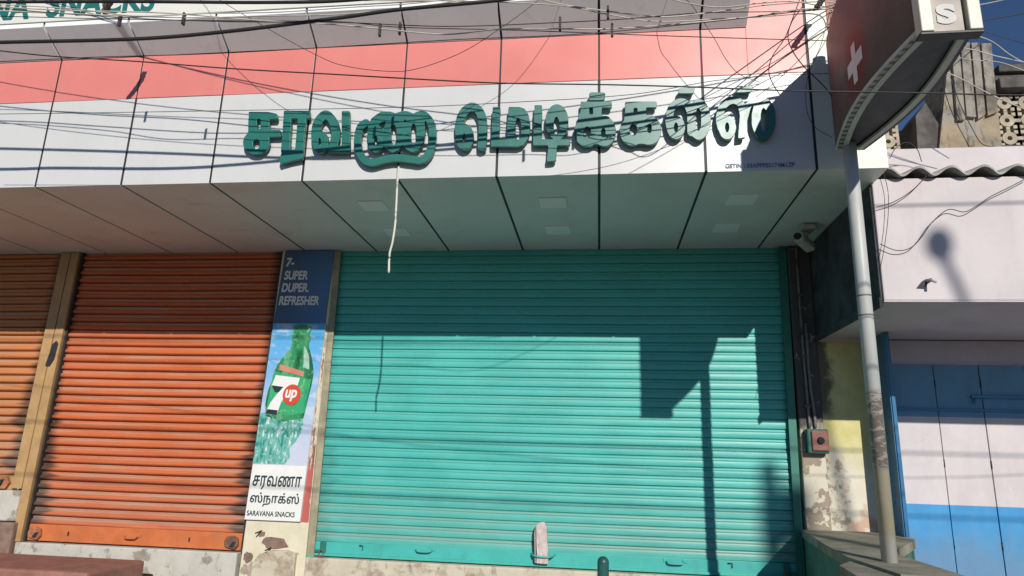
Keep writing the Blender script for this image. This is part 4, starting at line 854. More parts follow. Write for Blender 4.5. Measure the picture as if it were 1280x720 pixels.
TAMIL_WORDS = [
 [[(0.1901,-0.0435),(0.1955,-0.046),(0.2032,-0.0437),(0.2264,-0.021),(0.2393,-0.0105),(0.2466,-0.0022),(0.249,0.0082),(0.2497,0.0978),(0.2522,0.1008),(0.2548,0.1015),(0.2755,0.102),(0.2806,0.1037),(0.2844,0.1089),(0.2844,0.1166),(0.2806,0.1217),(0.2729,0.1237),(0.1696,0.123),(0.1645,0.1192),(0.1628,0.114),(0.1625,0.0779),(0.1633,0.003),(0.1671,-0.0021),(0.1696,-0.0033),(0.18,-0.0033),(0.1851,0.0004),(0.1868,0.0056),(0.188,0.0985),(0.1929,0.1015),(0.2161,0.1015),(0.2187,0.1008),(0.2217,0.096),(0.2214,0.0082),(0.2183,0.003),(0.1859,-0.0306),(0.1859,-0.0383)],[(0.0361,-0.0047),(0.0457,-0.0066),(0.0535,-0.0063),(0.0715,-0.0025),(0.0819,0.0022),(0.0897,0.0082),(0.0964,0.0185),(0.1011,0.034),(0.1025,0.0487),(0.1051,0.0518),(0.1335,0.0531),(0.1404,0.0572),(0.1421,0.0624),(0.1416,0.0676),(0.1387,0.0721),(0.1361,0.0736),(0.1051,0.0756),(0.1021,0.0805),(0.1019,0.0934),(0.1028,0.0985),(0.1058,0.1011),(0.1335,0.102),(0.1387,0.1037),(0.1424,0.1089),(0.1424,0.1166),(0.1387,0.1217),(0.1309,0.1237),(0.0354,0.1237),(0.0302,0.123),(0.0251,0.1192),(0.0232,0.1114),(0.0225,0.0702),(0.0089,0.0572),(0.0029,0.0495),(0.0003,0.0417),(0,0.0262),(0.0029,0.0159),(0.0122,0.0052),(0.0225,-0.0012)],[(0.3307,-0.0047),(0.3374,-0.0063),(0.3452,-0.0058),(0.3633,0.0015),(0.3725,0.0108),(0.3772,0.0211),(0.378,0.0262),(0.378,0.0417),(0.3765,0.0495),(0.3732,0.0572),(0.3658,0.0654),(0.3581,0.0702),(0.3452,0.0738),(0.34,0.0741),(0.3271,0.0715),(0.3228,0.0727),(0.3238,0.0779),(0.3271,0.084),(0.34,0.0966),(0.3529,0.1015),(0.3736,0.1012),(0.3849,0.096),(0.3968,0.0839),(0.4021,0.0676),(0.4026,0.0495),(0.3994,0.0331),(0.3932,0.0159),(0.3925,0.0056),(0.3943,0.0004),(0.3968,-0.0021),(0.4072,-0.0041),(0.482,-0.0041),(0.4872,-0.0033),(0.4923,0.0004),(0.4942,0.0082),(0.4943,0.096),(0.4941,0.114),(0.4923,0.1192),(0.4872,0.123),(0.482,0.1236),(0.4769,0.123),(0.4717,0.1192),(0.4698,0.1114),(0.4688,0.0211),(0.4639,0.0181),(0.4252,0.0182),(0.4226,0.0193),(0.4216,0.0237),(0.4268,0.0417),(0.4268,0.0753),(0.4211,0.0934),(0.4101,0.1089),(0.3968,0.1181),(0.3788,0.1236),(0.3478,0.1233),(0.3374,0.1205),(0.3271,0.1156),(0.3141,0.1063),(0.3012,0.0882),(0.2946,0.065),(0.2942,0.0443),(0.2992,0.0211),(0.3067,0.0082),(0.3168,0.0001)],[(0.5553,-0.0047),(0.5621,-0.0063),(0.5698,-0.0058),(0.5879,0.0015),(0.5954,0.0082),(0.6018,0.0211),(0.6027,0.0314),(0.6019,0.0469),(0.5992,0.0546),(0.593,0.063),(0.5853,0.069),(0.5698,0.0738),(0.5646,0.0741),(0.5517,0.0716),(0.548,0.0727),(0.5491,0.0786),(0.5595,0.0907),(0.5669,0.096),(0.5799,0.1011),(0.6111,0.1015),(0.624,0.0986),(0.628,0.096),(0.6279,0.0908),(0.6198,0.0753),(0.6151,0.0598),(0.6152,0.0237),(0.6191,0.0133),(0.6266,0.0034),(0.6369,-0.003),(0.6472,-0.0059),(0.655,-0.0063),(0.6602,-0.0051),(0.6705,-0.001),(0.6756,0.0026),(0.6849,0.0133),(0.6897,0.0288),(0.6897,0.0521),(0.6825,0.0753),(0.6717,0.0934),(0.6713,0.096),(0.6732,0.0985),(0.6834,0.1015),(0.7066,0.1015),(0.717,0.0986),(0.7195,0.096),(0.7195,0.0932),(0.7107,0.0779),(0.7056,0.065),(0.7025,0.0495),(0.7022,0.0366),(0.7055,0.0211),(0.7103,0.0108),(0.717,0.0027),(0.7273,-0.0034),(0.7402,-0.0064),(0.7531,-0.0039),(0.7634,0.0006),(0.771,0.0082),(0.7754,0.0159),(0.7779,0.0237),(0.7783,0.0521),(0.7767,0.0624),(0.7701,0.0805),(0.7636,0.0908),(0.7633,0.096),(0.7686,0.0986),(0.7867,0.0995),(0.7944,0.1012),(0.7996,0.1007),(0.8018,0.0985),(0.8035,0.003),(0.8073,-0.0021),(0.8099,-0.0033),(0.8176,-0.0039),(0.8228,-0.0021),(0.8266,0.003),(0.8273,0.0082),(0.828,0.0978),(0.8305,0.1008),(0.8331,0.1015),(0.8538,0.102),(0.8589,0.1037),(0.8627,0.1089),(0.8632,0.114),(0.8615,0.1192),(0.8564,0.123),(0.8047,0.1237),(0.7892,0.1213),(0.7712,0.121),(0.7557,0.1177),(0.7428,0.113),(0.738,0.114),(0.7247,0.1205),(0.7118,0.1236),(0.6782,0.1233),(0.6498,0.1134),(0.6189,0.1233),(0.5827,0.1237),(0.5724,0.1221),(0.5543,0.1155),(0.5382,0.1037),(0.527,0.0882),(0.5192,0.065),(0.5192,0.0392),(0.5248,0.0185),(0.5313,0.0082),(0.5362,0.0033),(0.544,-0.0012)],[(0.8849,-0.0022),(0.8899,-0.0039),(0.8977,-0.0033),(0.9003,-0.0021),(0.904,0.003),(0.9048,0.0934),(0.9057,0.0985),(0.908,0.1008),(0.9338,0.1015),(0.9364,0.1008),(0.939,0.0978),(0.9397,0.0082),(0.9404,0.003),(0.9441,-0.0021),(0.9493,-0.0039),(0.9571,-0.0033),(0.9596,-0.0021),(0.9634,0.003),(0.9642,0.0572),(0.9651,0.0985),(0.97,0.1015),(0.9906,0.102),(0.9958,0.1037),(0.9983,0.1063),(1,0.1114),(0.9995,0.1166),(0.9958,0.1217),(0.9906,0.1235),(0.9803,0.1237),(0.8925,0.1237),(0.8848,0.1217),(0.881,0.1166),(0.8803,0.1114),(0.8802,0.0133),(0.881,0.003)],[(0.0457,0.0158),(0.0354,0.0192),(0.0276,0.0248),(0.0247,0.0314),(0.0251,0.0383),(0.0287,0.0443),(0.0354,0.0486),(0.056,0.0526),(0.0741,0.0518),(0.0771,0.0469),(0.0761,0.0366),(0.0721,0.0262),(0.0672,0.0211),(0.0539,0.0159)],[(0.3349,0.0159),(0.3289,0.0185),(0.3245,0.0228),(0.3202,0.0314),(0.3189,0.0392),(0.3204,0.0443),(0.3226,0.0469),(0.3297,0.0506),(0.3374,0.0523),(0.3452,0.05),(0.3514,0.0443),(0.3533,0.0392),(0.3533,0.0288),(0.352,0.0237),(0.3478,0.0182),(0.3426,0.0159)],[(0.5595,0.0159),(0.5535,0.0185),(0.5491,0.0228),(0.5448,0.0314),(0.5435,0.0392),(0.545,0.0443),(0.5472,0.0469),(0.5543,0.0506),(0.5621,0.0523),(0.5698,0.05),(0.576,0.0443),(0.5779,0.0392),(0.578,0.0288),(0.5767,0.0237),(0.5724,0.0182),(0.5672,0.0159)],[(0.6524,0.0158),(0.6472,0.0168),(0.6417,0.0211),(0.6395,0.0262),(0.6389,0.0392),(0.6391,0.0546),(0.6421,0.0682),(0.6472,0.0781),(0.6498,0.0793),(0.6524,0.0787),(0.6556,0.0753),(0.6602,0.0661),(0.6659,0.0417),(0.6654,0.034),(0.6627,0.0237),(0.6589,0.0185)],[(0.7402,0.0158),(0.7337,0.0185),(0.7299,0.0237),(0.7272,0.034),(0.7267,0.0417),(0.7306,0.065),(0.735,0.0756),(0.7376,0.0789),(0.7402,0.0797),(0.7454,0.0752),(0.7505,0.0638),(0.7532,0.0546),(0.7537,0.0417),(0.7535,0.0288),(0.7522,0.0237),(0.7479,0.0182)],[(0.0509,0.0746),(0.0483,0.076),(0.0469,0.0805),(0.0466,0.096),(0.0483,0.1),(0.0535,0.1016),(0.0734,0.1011),(0.0764,0.0985),(0.0771,0.096),(0.0764,0.0779),(0.0715,0.0749)]],
 [[(0.2732,-0.0682),(0.2807,-0.07),(0.2883,-0.0682),(0.292,-0.0632),(0.2933,-0.0505),(0.2954,-0.0454),(0.2984,-0.0418),(0.3035,-0.0387),(0.3111,-0.0373),(0.3415,-0.0371),(0.3542,-0.0349),(0.3694,-0.0343),(0.3872,-0.0289),(0.3973,-0.0235),(0.4078,-0.015),(0.4142,-0.0049),(0.4186,0.0053),(0.422,0.0256),(0.4217,0.0357),(0.4177,0.0509),(0.4108,0.0636),(0.4049,0.07),(0.3948,0.0763),(0.3821,0.0797),(0.3593,0.0766),(0.3567,0.0788),(0.3563,0.094),(0.3593,0.0988),(0.3846,0.0999),(0.3897,0.1017),(0.3922,0.1042),(0.3939,0.1118),(0.3922,0.1168),(0.3897,0.1193),(0.3796,0.1213),(0.2883,0.1212),(0.2807,0.1193),(0.2782,0.1168),(0.2765,0.1118),(0.2762,0.0154),(0.277,0.0027),(0.2808,-0.0023),(0.2858,-0.004),(0.2959,-0.0035),(0.3009,0.0002),(0.3021,0.0027),(0.3026,0.0915),(0.3037,0.0966),(0.3086,0.0995),(0.3263,0.0995),(0.3289,0.0988),(0.3314,0.0958),(0.3321,0.0078),(0.3328,0.0027),(0.3365,-0.0023),(0.3415,-0.004),(0.3491,-0.0035),(0.3542,0.0002),(0.3554,0.0027),(0.3563,0.0458),(0.3579,0.0509),(0.3618,0.0541),(0.3669,0.056),(0.377,0.0565),(0.3823,0.056),(0.3879,0.0535),(0.3934,0.0458),(0.3975,0.0281),(0.3948,0.0126),(0.3897,0.0018),(0.383,-0.0049),(0.373,-0.0099),(0.3644,-0.0126),(0.339,-0.0154),(0.2984,-0.016),(0.2883,-0.019),(0.2832,-0.0223),(0.2733,-0.0327),(0.2696,-0.0404),(0.2689,-0.0606),(0.2706,-0.0657)],[(0.0359,-0.0049),(0.0449,-0.0058),(0.0576,-0.0033),(0.0652,0.0004),(0.0768,0.0129),(0.0819,0.0256),(0.0814,0.0458),(0.0768,0.056),(0.0702,0.0639),(0.0601,0.0699),(0.05,0.0727),(0.0424,0.0727),(0.0322,0.0706),(0.0273,0.0712),(0.0277,0.0763),(0.0348,0.0881),(0.0424,0.0946),(0.0525,0.0991),(0.078,0.0991),(0.0871,0.094),(0.0961,0.0839),(0.1011,0.0636),(0.1015,0.0053),(0.1033,0.0002),(0.1083,-0.0035),(0.1184,-0.0035),(0.121,-0.0023),(0.1247,0.0027),(0.1259,0.0839),(0.13,0.094),(0.1336,0.0978),(0.1387,0.1006),(0.1438,0.1006),(0.1471,0.0991),(0.1514,0.0948),(0.1539,0.0892),(0.1569,0.0737),(0.1574,0.0357),(0.163,0.018),(0.1695,0.0078),(0.1818,-0.0013),(0.1894,-0.0039),(0.2046,-0.0063),(0.2198,-0.0033),(0.23,0.0012),(0.2379,0.0078),(0.2449,0.018),(0.2488,0.0281),(0.2514,0.0408),(0.2518,0.0585),(0.2463,0.0864),(0.2341,0.1118),(0.2272,0.1219),(0.2224,0.1262),(0.2173,0.127),(0.2122,0.1252),(0.205,0.1194),(0.203,0.1143),(0.2047,0.1092),(0.2148,0.0952),(0.2198,0.085),(0.2249,0.0692),(0.2255,0.0636),(0.2255,0.0382),(0.2241,0.0306),(0.2163,0.0205),(0.2122,0.0182),(0.2072,0.0174),(0.197,0.0179),(0.1919,0.02),(0.1883,0.023),(0.1851,0.0281),(0.1814,0.0433),(0.1804,0.089),(0.1732,0.1067),(0.167,0.1143),(0.1615,0.1183),(0.1463,0.123),(0.1387,0.123),(0.126,0.1191),(0.1184,0.1141),(0.1108,0.1069),(0.1083,0.1064),(0.0931,0.1166),(0.0829,0.1205),(0.0652,0.1233),(0.0474,0.1205),(0.0297,0.1133),(0.0141,0.0991),(0.0052,0.0839),(0,0.0661),(0.0002,0.0332),(0.0052,0.018),(0.0096,0.0104),(0.017,0.003),(0.0246,-0.0014)],[(0.6109,-0.0049),(0.6204,-0.0063),(0.6382,-0.0034),(0.6509,0.0013),(0.6559,0.0049),(0.6616,0.0104),(0.6665,0.018),(0.6702,0.0306),(0.6711,0.0476),(0.6737,0.0506),(0.6762,0.0513),(0.6844,0.0509),(0.699,0.0463),(0.7041,0.041),(0.7061,0.0332),(0.7041,0.0248),(0.699,0.0191),(0.694,0.0176),(0.6762,0.0166),(0.6711,0.0136),(0.6682,0.0053),(0.6711,-0.0012),(0.6787,-0.0041),(0.7016,-0.0039),(0.7092,-0.0014),(0.7193,0.0049),(0.7258,0.0129),(0.7305,0.0256),(0.731,0.0357),(0.7282,0.0458),(0.7222,0.056),(0.7142,0.0634),(0.7066,0.0674),(0.694,0.0707),(0.6744,0.0737),(0.6714,0.0763),(0.6711,0.0958),(0.6737,0.0988),(0.6762,0.0995),(0.699,0.0998),(0.7066,0.1017),(0.7103,0.1067),(0.7108,0.1118),(0.7091,0.1168),(0.7065,0.1194),(0.6965,0.1213),(0.6103,0.1213),(0.6027,0.1211),(0.5976,0.1193),(0.5951,0.1168),(0.5934,0.1118),(0.5927,0.0687),(0.59,0.0646),(0.582,0.0585),(0.5759,0.0509),(0.5712,0.0382),(0.5707,0.0281),(0.5752,0.0154),(0.5849,0.0049),(0.5976,-0.0024)],[(0.7838,-0.0049),(0.7928,-0.0058),(0.8055,-0.0033),(0.8131,0.0004),(0.8247,0.0129),(0.8299,0.0281),(0.8299,0.0408),(0.8279,0.0484),(0.8247,0.056),(0.8182,0.0639),(0.8081,0.0699),(0.7979,0.0727),(0.7903,0.0727),(0.7802,0.0706),(0.7753,0.0712),(0.7757,0.0763),(0.7827,0.0881),(0.7903,0.0946),(0.8004,0.0991),(0.826,0.0991),(0.8351,0.094),(0.8435,0.0842),(0.849,0.0611),(0.8495,0.0053),(0.8512,0.0002),(0.8562,-0.0035),(0.8664,-0.0035),(0.8689,-0.0023),(0.8726,0.0027),(0.8739,0.0864),(0.879,0.0956),(0.8866,0.1003),(0.8917,0.1),(0.8968,0.0975),(0.9019,0.0891),(0.9048,0.0712),(0.9054,0.0357),(0.9109,0.018),(0.9175,0.0078),(0.9298,-0.0013),(0.9374,-0.0039),(0.9526,-0.0063),(0.9678,-0.0033),(0.9779,0.0012),(0.9859,0.0078),(0.9923,0.018),(0.9967,0.0281),(0.9987,0.0408),(1,0.0484),(0.9998,0.0585),(0.9945,0.0839),(0.982,0.1118),(0.9752,0.1219),(0.9703,0.1262),(0.9652,0.127),(0.9602,0.1252),(0.9529,0.1194),(0.951,0.1143),(0.9527,0.1092),(0.9627,0.0952),(0.9678,0.085),(0.9729,0.0692),(0.9734,0.0636),(0.9733,0.0382),(0.9705,0.0281),(0.9627,0.0195),(0.9551,0.0174),(0.945,0.0179),(0.9399,0.02),(0.9348,0.0248),(0.9323,0.0296),(0.9293,0.0408),(0.929,0.0813),(0.9264,0.094),(0.9194,0.1092),(0.9095,0.1183),(0.8943,0.123),(0.8866,0.123),(0.8714,0.1183),(0.8588,0.1071),(0.8562,0.1066),(0.841,0.1166),(0.8309,0.1205),(0.8131,0.1233),(0.7954,0.1205),(0.7776,0.1133),(0.762,0.0991),(0.7532,0.0839),(0.7479,0.0661),(0.7482,0.0332),(0.7532,0.018),(0.7575,0.0104),(0.7649,0.003),(0.7726,-0.0014)],[(0.4481,-0.0023),(0.4531,-0.004),(0.4607,-0.0035),(0.4632,-0.0023),(0.4669,0.0027),(0.4677,0.0915),(0.4686,0.0966),(0.4708,0.0988),(0.4962,0.0995),(0.4987,0.0988),(0.5013,0.0958),(0.5019,0.0078),(0.5026,0.0027),(0.5063,-0.0023),(0.5114,-0.004),(0.5216,-0.0035),(0.5266,0.0002),(0.5278,0.0027),(0.5286,0.056),(0.5271,0.0763),(0.5294,0.0966),(0.5342,0.0995),(0.5545,0.0999),(0.5596,0.1017),(0.5621,0.1042),(0.5637,0.1092),(0.5633,0.1143),(0.5596,0.1193),(0.5545,0.1211),(0.5444,0.1213),(0.4556,0.1212),(0.448,0.1193),(0.4443,0.1143),(0.4436,0.1092),(0.4436,0.0129),(0.4443,0.0027)],[(0.0398,0.0154),(0.0339,0.018),(0.0271,0.0247),(0.0245,0.0306),(0.0235,0.0408),(0.0246,0.0439),(0.0306,0.0484),(0.0373,0.051),(0.0424,0.0513),(0.05,0.0489),(0.055,0.0447),(0.0576,0.04),(0.0581,0.0306),(0.0561,0.023),(0.0515,0.018),(0.0465,0.0154)],[(0.7878,0.0154),(0.7818,0.018),(0.7751,0.0247),(0.7724,0.0306),(0.7709,0.0408),(0.7726,0.0442),(0.7785,0.0484),(0.7852,0.051),(0.7903,0.0513),(0.7979,0.0489),(0.803,0.0441),(0.8056,0.0382),(0.8061,0.0306),(0.804,0.023),(0.7994,0.018),(0.7945,0.0154)],[(0.6078,0.0179),(0.6001,0.022),(0.5965,0.0281),(0.5959,0.0357),(0.5997,0.0433),(0.6077,0.0484),(0.6173,0.0509),(0.6356,0.0515),(0.6433,0.0506),(0.6462,0.0458),(0.6458,0.0332),(0.6407,0.0231),(0.6331,0.0181),(0.623,0.0161)],[(0.6204,0.0733),(0.6179,0.0759),(0.6174,0.0788),(0.6182,0.0966),(0.623,0.0995),(0.6425,0.0991),(0.6455,0.0966),(0.6462,0.094),(0.6455,0.0763),(0.6407,0.0733)],[(0.1956,0.1422),(0.1996,0.1408),(0.2072,0.1412),(0.2141,0.1447),(0.218,0.1498),(0.2192,0.1574),(0.218,0.165),(0.2148,0.1695),(0.2097,0.1726),(0.2046,0.1741),(0.197,0.1734),(0.1919,0.1701),(0.188,0.165),(0.1858,0.1574),(0.1869,0.1523),(0.1897,0.1473)],[(0.6722,0.1422),(0.6787,0.1406),(0.6838,0.1412),(0.6901,0.1447),(0.6939,0.1498),(0.6954,0.1549),(0.6949,0.1625),(0.6914,0.1688),(0.6861,0.1726),(0.6813,0.1741),(0.6737,0.1734),(0.6661,0.1678),(0.6628,0.1625),(0.6619,0.1574),(0.6628,0.1523),(0.6661,0.147)],[(0.9435,0.1422),(0.9475,0.1408),(0.9551,0.1412),(0.962,0.1447),(0.9659,0.1498),(0.9671,0.1574),(0.9659,0.165),(0.9627,0.1695),(0.9576,0.1726),(0.9526,0.1741),(0.945,0.1734),(0.9374,0.1678),(0.9341,0.1625),(0.9332,0.1574),(0.9341,0.1523),(0.9374,0.147)]],
]

for L, z, sx, sz in zip(TAMIL_WORDS, (0.245, 0.125), (0.385, 0.385), (0.60, 0.42)):
    me = loops_mesh([[(UX + 0.022 + sx * u, UZ + z + sz * v) for u, v in c] for c in L], 0.001, Y - 0.003)
    link('lettering', lean(me), inkm, backer)
link('lettering', lean(text_mesh('SARAVANA SNACKS', UX + 0.012, UZ + 0.030, 0.050, Y - 0.003, 0.001, width=0.375, bold=0.0008)), inkm, backer)
# red and torn strips behind the poster
rs = thing('torn_poster', 'torn red paper strip showing beside the bottle poster', 'poster', (-2.17, -0.002, 1.1))
def torn():
    n = NT('torn_paper')
    x, y, z = n.xyz()
    low = n.ramp(n.math('ADD', z, n.math('MULTIPLY', n.noise(6, 5), 0.08)), 0.45, 0.40)
    c = n.mix(n.ramp(n.noise(9, 7, 0.7, sc=(2.5, 1, .6)), 0.48, 0.54), (0.60, 0.55, 0.43), (0.26, 0.09, 0.06))
    c2 = n.mix(n.ramp(n.noise(17, 4), 0.58, 0.64), (0.46, 0.11, 0.09), (0.62, 0.45, 0.38))
    return n.done(n.mix(low, c, c2), 0.6)
bm = BM()
prism(bm, [(-2.205, 1.09), (-2.132, 1.09), (-2.132, 2.57), (-2.17, 2.57)], 'y', -0.0035, -0.001)
obj('paper', bm, torn(), rs)

# ------------------------------------------------------------------ small fittings on the shop front
cc = thing('security_camera', 'small pale security camera hanging under the right end of the soffit', 'camera', (1.40, -0.45, 3.19))
bm = BM()
box(bm, 1.365, 1.455, -0.52, -0.36, 3.155, 3.189, 0.008)
cyl(bm, (1.41, -0.44, 3.156), (1.405, -0.42, 3.10), 0.016, 0.012, 10)
obj('bracket', bm, M['cctv'], cc)
bm = BM()
box(bm, -0.035, 0.035, -0.10, 0.09, -0.03, 0.03, 0.014)
bmesh.ops.rotate(bm, verts=bm.verts, cent=(0, 0, 0), matrix=Matrix.Rotation(rad(-18), 3, 'X') @ Matrix.Rotation(rad(-40), 3, 'Z'))
bmesh.ops.translate(bm, verts=bm.verts, vec=(1.40, -0.42, 3.085))
hs = obj('housing', bm, M['cctv'], cc)
bm = BM()
cyl(bm, (1.338, -0.494, 3.108), (1.327, -0.507, 3.104), 0.024, 0.024, 14)
obj('lens', bm, M['dark'], hs)

sb = thing('switch_box', 'small square switch box with a rusty red face and dark round knob beside the shutter', 'switch box', (1.49, -0.02, 1.7))
bm = BM()
box(bm, 1.418, 1.560, -0.080, -0.013, 1.685, 1.85, 0.010)
bx = obj('box', bm, M['box_green'], sb)
bm = BM()
box(bm, 1.445, 1.556, -0.096, -0.0805, 1.702, 1.838, 0.008)
obj('cover', bm, M['red_box'], bx)
bm = BM()
cyl(bm, (1.502, -0.0965, 1.772), (1.502, -0.112, 1.772), 0.025, 0.021, 16)
obj('knob', bm, M['dark'], bx)
cp = thing('conduit_pipe', 'thin grey conduit pipes running up the blackened pillar from the switch box', 'pipe', (1.49, -0.03, 1.86))
bm = BM()
tube(bm, spline([(1.455, -0.03, 1.86), (1.452, -0.03, 2.1), (1.448, -0.03, 2.5), (1.452, -0.03, 3.0), (1.452, -0.03, 3.18)], 6), 0.009, 8)
obj('pipe', bm, M['conduit'], cp)
bm = BM()
tube(bm, spline([(1.495, -0.025, 1.86), (1.490, -0.03, 2.0), (1.478, -0.025, 2.2), (1.482, -0.025, 2.6)], 6), 0.011, 8)
obj('pipe', bm, M['conduit'], cp)
for z in (2.0, 2.35, 2.8):
    bm = BM()
    box(bm, 1.432, 1.472, -0.042, -0.012, z, z + 0.018, 0.003)
    obj('pipe_clamp', bm, M['rust'], cp)

pk = thing('newspaper', 'folded pink and white newspaper tucked behind the shutter handle', 'newspaper', (-0.39, 0.0, 0.89))
bm = BM()
prof = [(-0.436, 0.888), (-0.432, 0.95), (-0.438, 1.04), (-0.444, 1.135), (-0.425, 1.158), (-0.385, 1.165), (-0.368, 1.13), (-0.358, 1.0), (-0.352, 0.886)]
prism(bm, prof, 'y', -0.034, 0.012)
bmesh.ops.bevel(bm, geom=list(bm.edges), offset=0.0025, segments=1, affect='EDGES')
def news():
    n = NT('newsprint')
    a = n.noise(26, 5, 0.7, sc=(1, 1, 0.6))
    c = n.mix(n.ramp(a, 0.4, 0.6), (0.62, 0.55, 0.50), (0.52, 0.40, 0.38))
    c = n.mix(n.ramp(n.noise(16, 3, 0.5, off=(3, 1, 7)), 0.60, 0.66), c, (0.58, 0.14, 0.15))
    n.bump(n.noise(18, 4, 0.6, sc=(1, 1, .5)), 0.8, 0.02)
    return n.done(c, 0.7)
obj('paper', bm, news(), pk)
bm = BM()
prism(bm, [(-0.447, 0.89), (-0.438, 0.89), (-0.446, 1.13), (-0.455, 1.09)], 'y', -0.03, 0.004)
obj('folded_edge', bm, plain('newsprint_back', (0.34, 0.30, 0.27), 0.8), pk)
bm = BM()
tube(bm, spline([(-0.475, 0.024, 0.945), (-0.46, -0.02, 0.94), (-0.43, -0.045, 0.935), (-0.36, -0.045, 0.933), (-0.325, -0.02, 0.938), (-0.31, 0.024, 0.945)], 5), 0.0065, 8)
obj('handle', bm, M['rail_teal'], teal)

cd = BM()
tube(cd, spline([(-1.187, -1.418, 3.28), (-1.187, -1.424, 3.18), (-1.181, -1.425, 2.931), (-1.190, -1.42, 2.80), (-1.203, -1.42, 2.72), (-1.199, -1.42, 2.61)], 8), 0.0065, 8)
tag(obj('hanging_cord', cd, M['pale_cord']), 'frayed pale cord hanging straight down from the fascia in front of the teal shutter', 'cord')

bl = thing('bollard', 'dark green round topped post end standing in front of the teal shutter', 'bollard', (0.017, -1.8, 0.12))
bm = BM()
cyl(bm, (0.017, -1.8, 0.12), (0.017, -1.8, 1.155), 0.026, 0.026, 20, True)
obj('shaft', bm, M['bollard'], bl)
bm = BM()
bmesh.ops.create_uvsphere(bm, u_segments=20, v_segments=10, radius=0.026, matrix=Matrix.Translation((0.017, -1.8, 1.155)))
obj('cap', bm, M['bollard'], bl, True)
bm = BM()
cyl(bm, (0.017, -1.8, 0.121), (0.017, -1.8, 0.135), 0.07, 0.07, 20)
obj('base_plate', bm, M['bollard'], bl)

bm = BM()
box(bm, -5.2, -3.19, -0.86, -0.285, 0.12, 0.818, 0.02)
tag(obj('masonry_step', bm, M['brown_step']), 'reddish brown painted masonry step in front of the orange shutter', 'step')

# ------------------------------------------------------------------ plinth between the two shops
pt = thing('stone_plinth', 'weathered grey concrete ledge between the shutter and the pole', 'ledge', (1.4, -0.8, 0.12))
bm = BM()
prism(bm, [(1.352, -0.036), (1.93, -0.003), (1.92, -0.40), (1.478, -1.20), (1.478, -1.95), (1.215, -1.95), (1.175, -1.45), (1.235, -0.90)], 'z', 1.135, 1.185)
obj('slab', bm, M['pavement_edge'], pt)
bm = BM()
prism(bm, [(1.362, -0.04), (1.92, -0.01), (1.905, -0.40), (1.468, -1.20), (1.468, -1.94), (1.225, -1.94), (1.188, -1.45), (1.247, -0.90)], 'z', 0.12, 1.134)
obj('base', bm, M['plinth_green'], pt)
bm = BM()
prism(bm, [(1.07, -1.66), (1.170, -1.50), (1.212, -1.96), (1.45, -1.96), (1.45, -2.4), (1.0, -2.4)], 'z', 1.125, 1.172)
obj('slab', bm, M['pavement_edge'], pt)
bm = BM()
prism(bm, [(1.085, -1.675), (1.180, -1.53), (1.222, -1.97), (1.44, -1.97), (1.44, -2.39), (1.015, -2.39)], 'z', 0.12, 1.124)
obj('base', bm, M['plinth_green'], pt)

# ------------------------------------------------------------------ pole sign
ps = thing('pole_sign', 'tall dark lens shaped sign box with a white cross on a grey pole', 'sign', (1.312, -1.58, 1.18))
PX, PY = 1.316, -1.58
def pole_mat():
    n = NT('pole_paint')
    x, y, z = n.xyz()
    tone = n.ramp(n.noise(8, 5, sc=(1, 1, .4)), 0.3, 0.7)
    c = n.mix(tone, (0.42, 0.43, 0.41), (0.52, 0.53, 0.50))
    lowc = n.mix(tone, (0.42, 0.38, 0.27), (0.52, 0.47, 0.35))
    c = n.mix(n.ramp(z, 0.44, 0.40), c, lowc)
    band = n.math('MULTIPLY', n.ramp(z, 0.40, 0.44), n.ramp(z, 0.80, 0.76))
    mott = n.ramp(n.noise(22, 7, 0.7, sc=(1, 1, 2.4)), 0.47, 0.56)
    c = n.mix(band, c, n.mix(mott, (0.20, 0.175, 0.15), (0.42, 0.39, 0.33)))
    c = n.mix(n.math('MULTIPLY', n.ramp(z, 0.13, 0.11), 0.8), c, n.mix(tone, (0.44, 0.43, 0.40), (0.58, 0.57, 0.54)))
    n.bump(n.math('MULTIPLY', mott, band), 0.5, 0.003)
    return n.done(c, 0.45)
bm = BM()
cyl(bm, (PX, PY, 1.18), (PX, PY, 3.96), 0.034, 0.034, 28)
pole = obj('pole', bm, pole_mat(), ps)
for z in (2.33, 2.43):
    bm = BM()
    cyl(bm, (PX, PY, z), (PX, PY, z + 0.008), 0.0352, 0.0352, 28)
    obj('pole_band', bm, M['conduit'], pole)
ZB, ZT = 3.245, 3.90
NSEG = 28
YB, YT = -1.535, -2.60
def edge(side, s):
    """lens plan: left and right skins bow outwards between the back and the front"""
    y = YB + (YT - YB) * s
    bow = math.sin(math.pi * s)
    if side < 0:
        x = 1.262 + (1.230 - 1.262) * s - 0.058 * bow
    else:
        x = 1.405 + (1.432 - 1.405) * s + 0.064 * bow
    return x, y
def lens_pts(inset):
    L = [edge(-1, i / NSEG) for i in range(NSEG + 1)]
    R = [edge(1, i / NSEG) for i in range(NSEG + 1)]
    L = [(x + inset, y - inset * .4) for x, y in L]
    R = [(x - inset, y - inset * .4) for x, y in R]
    return L, R
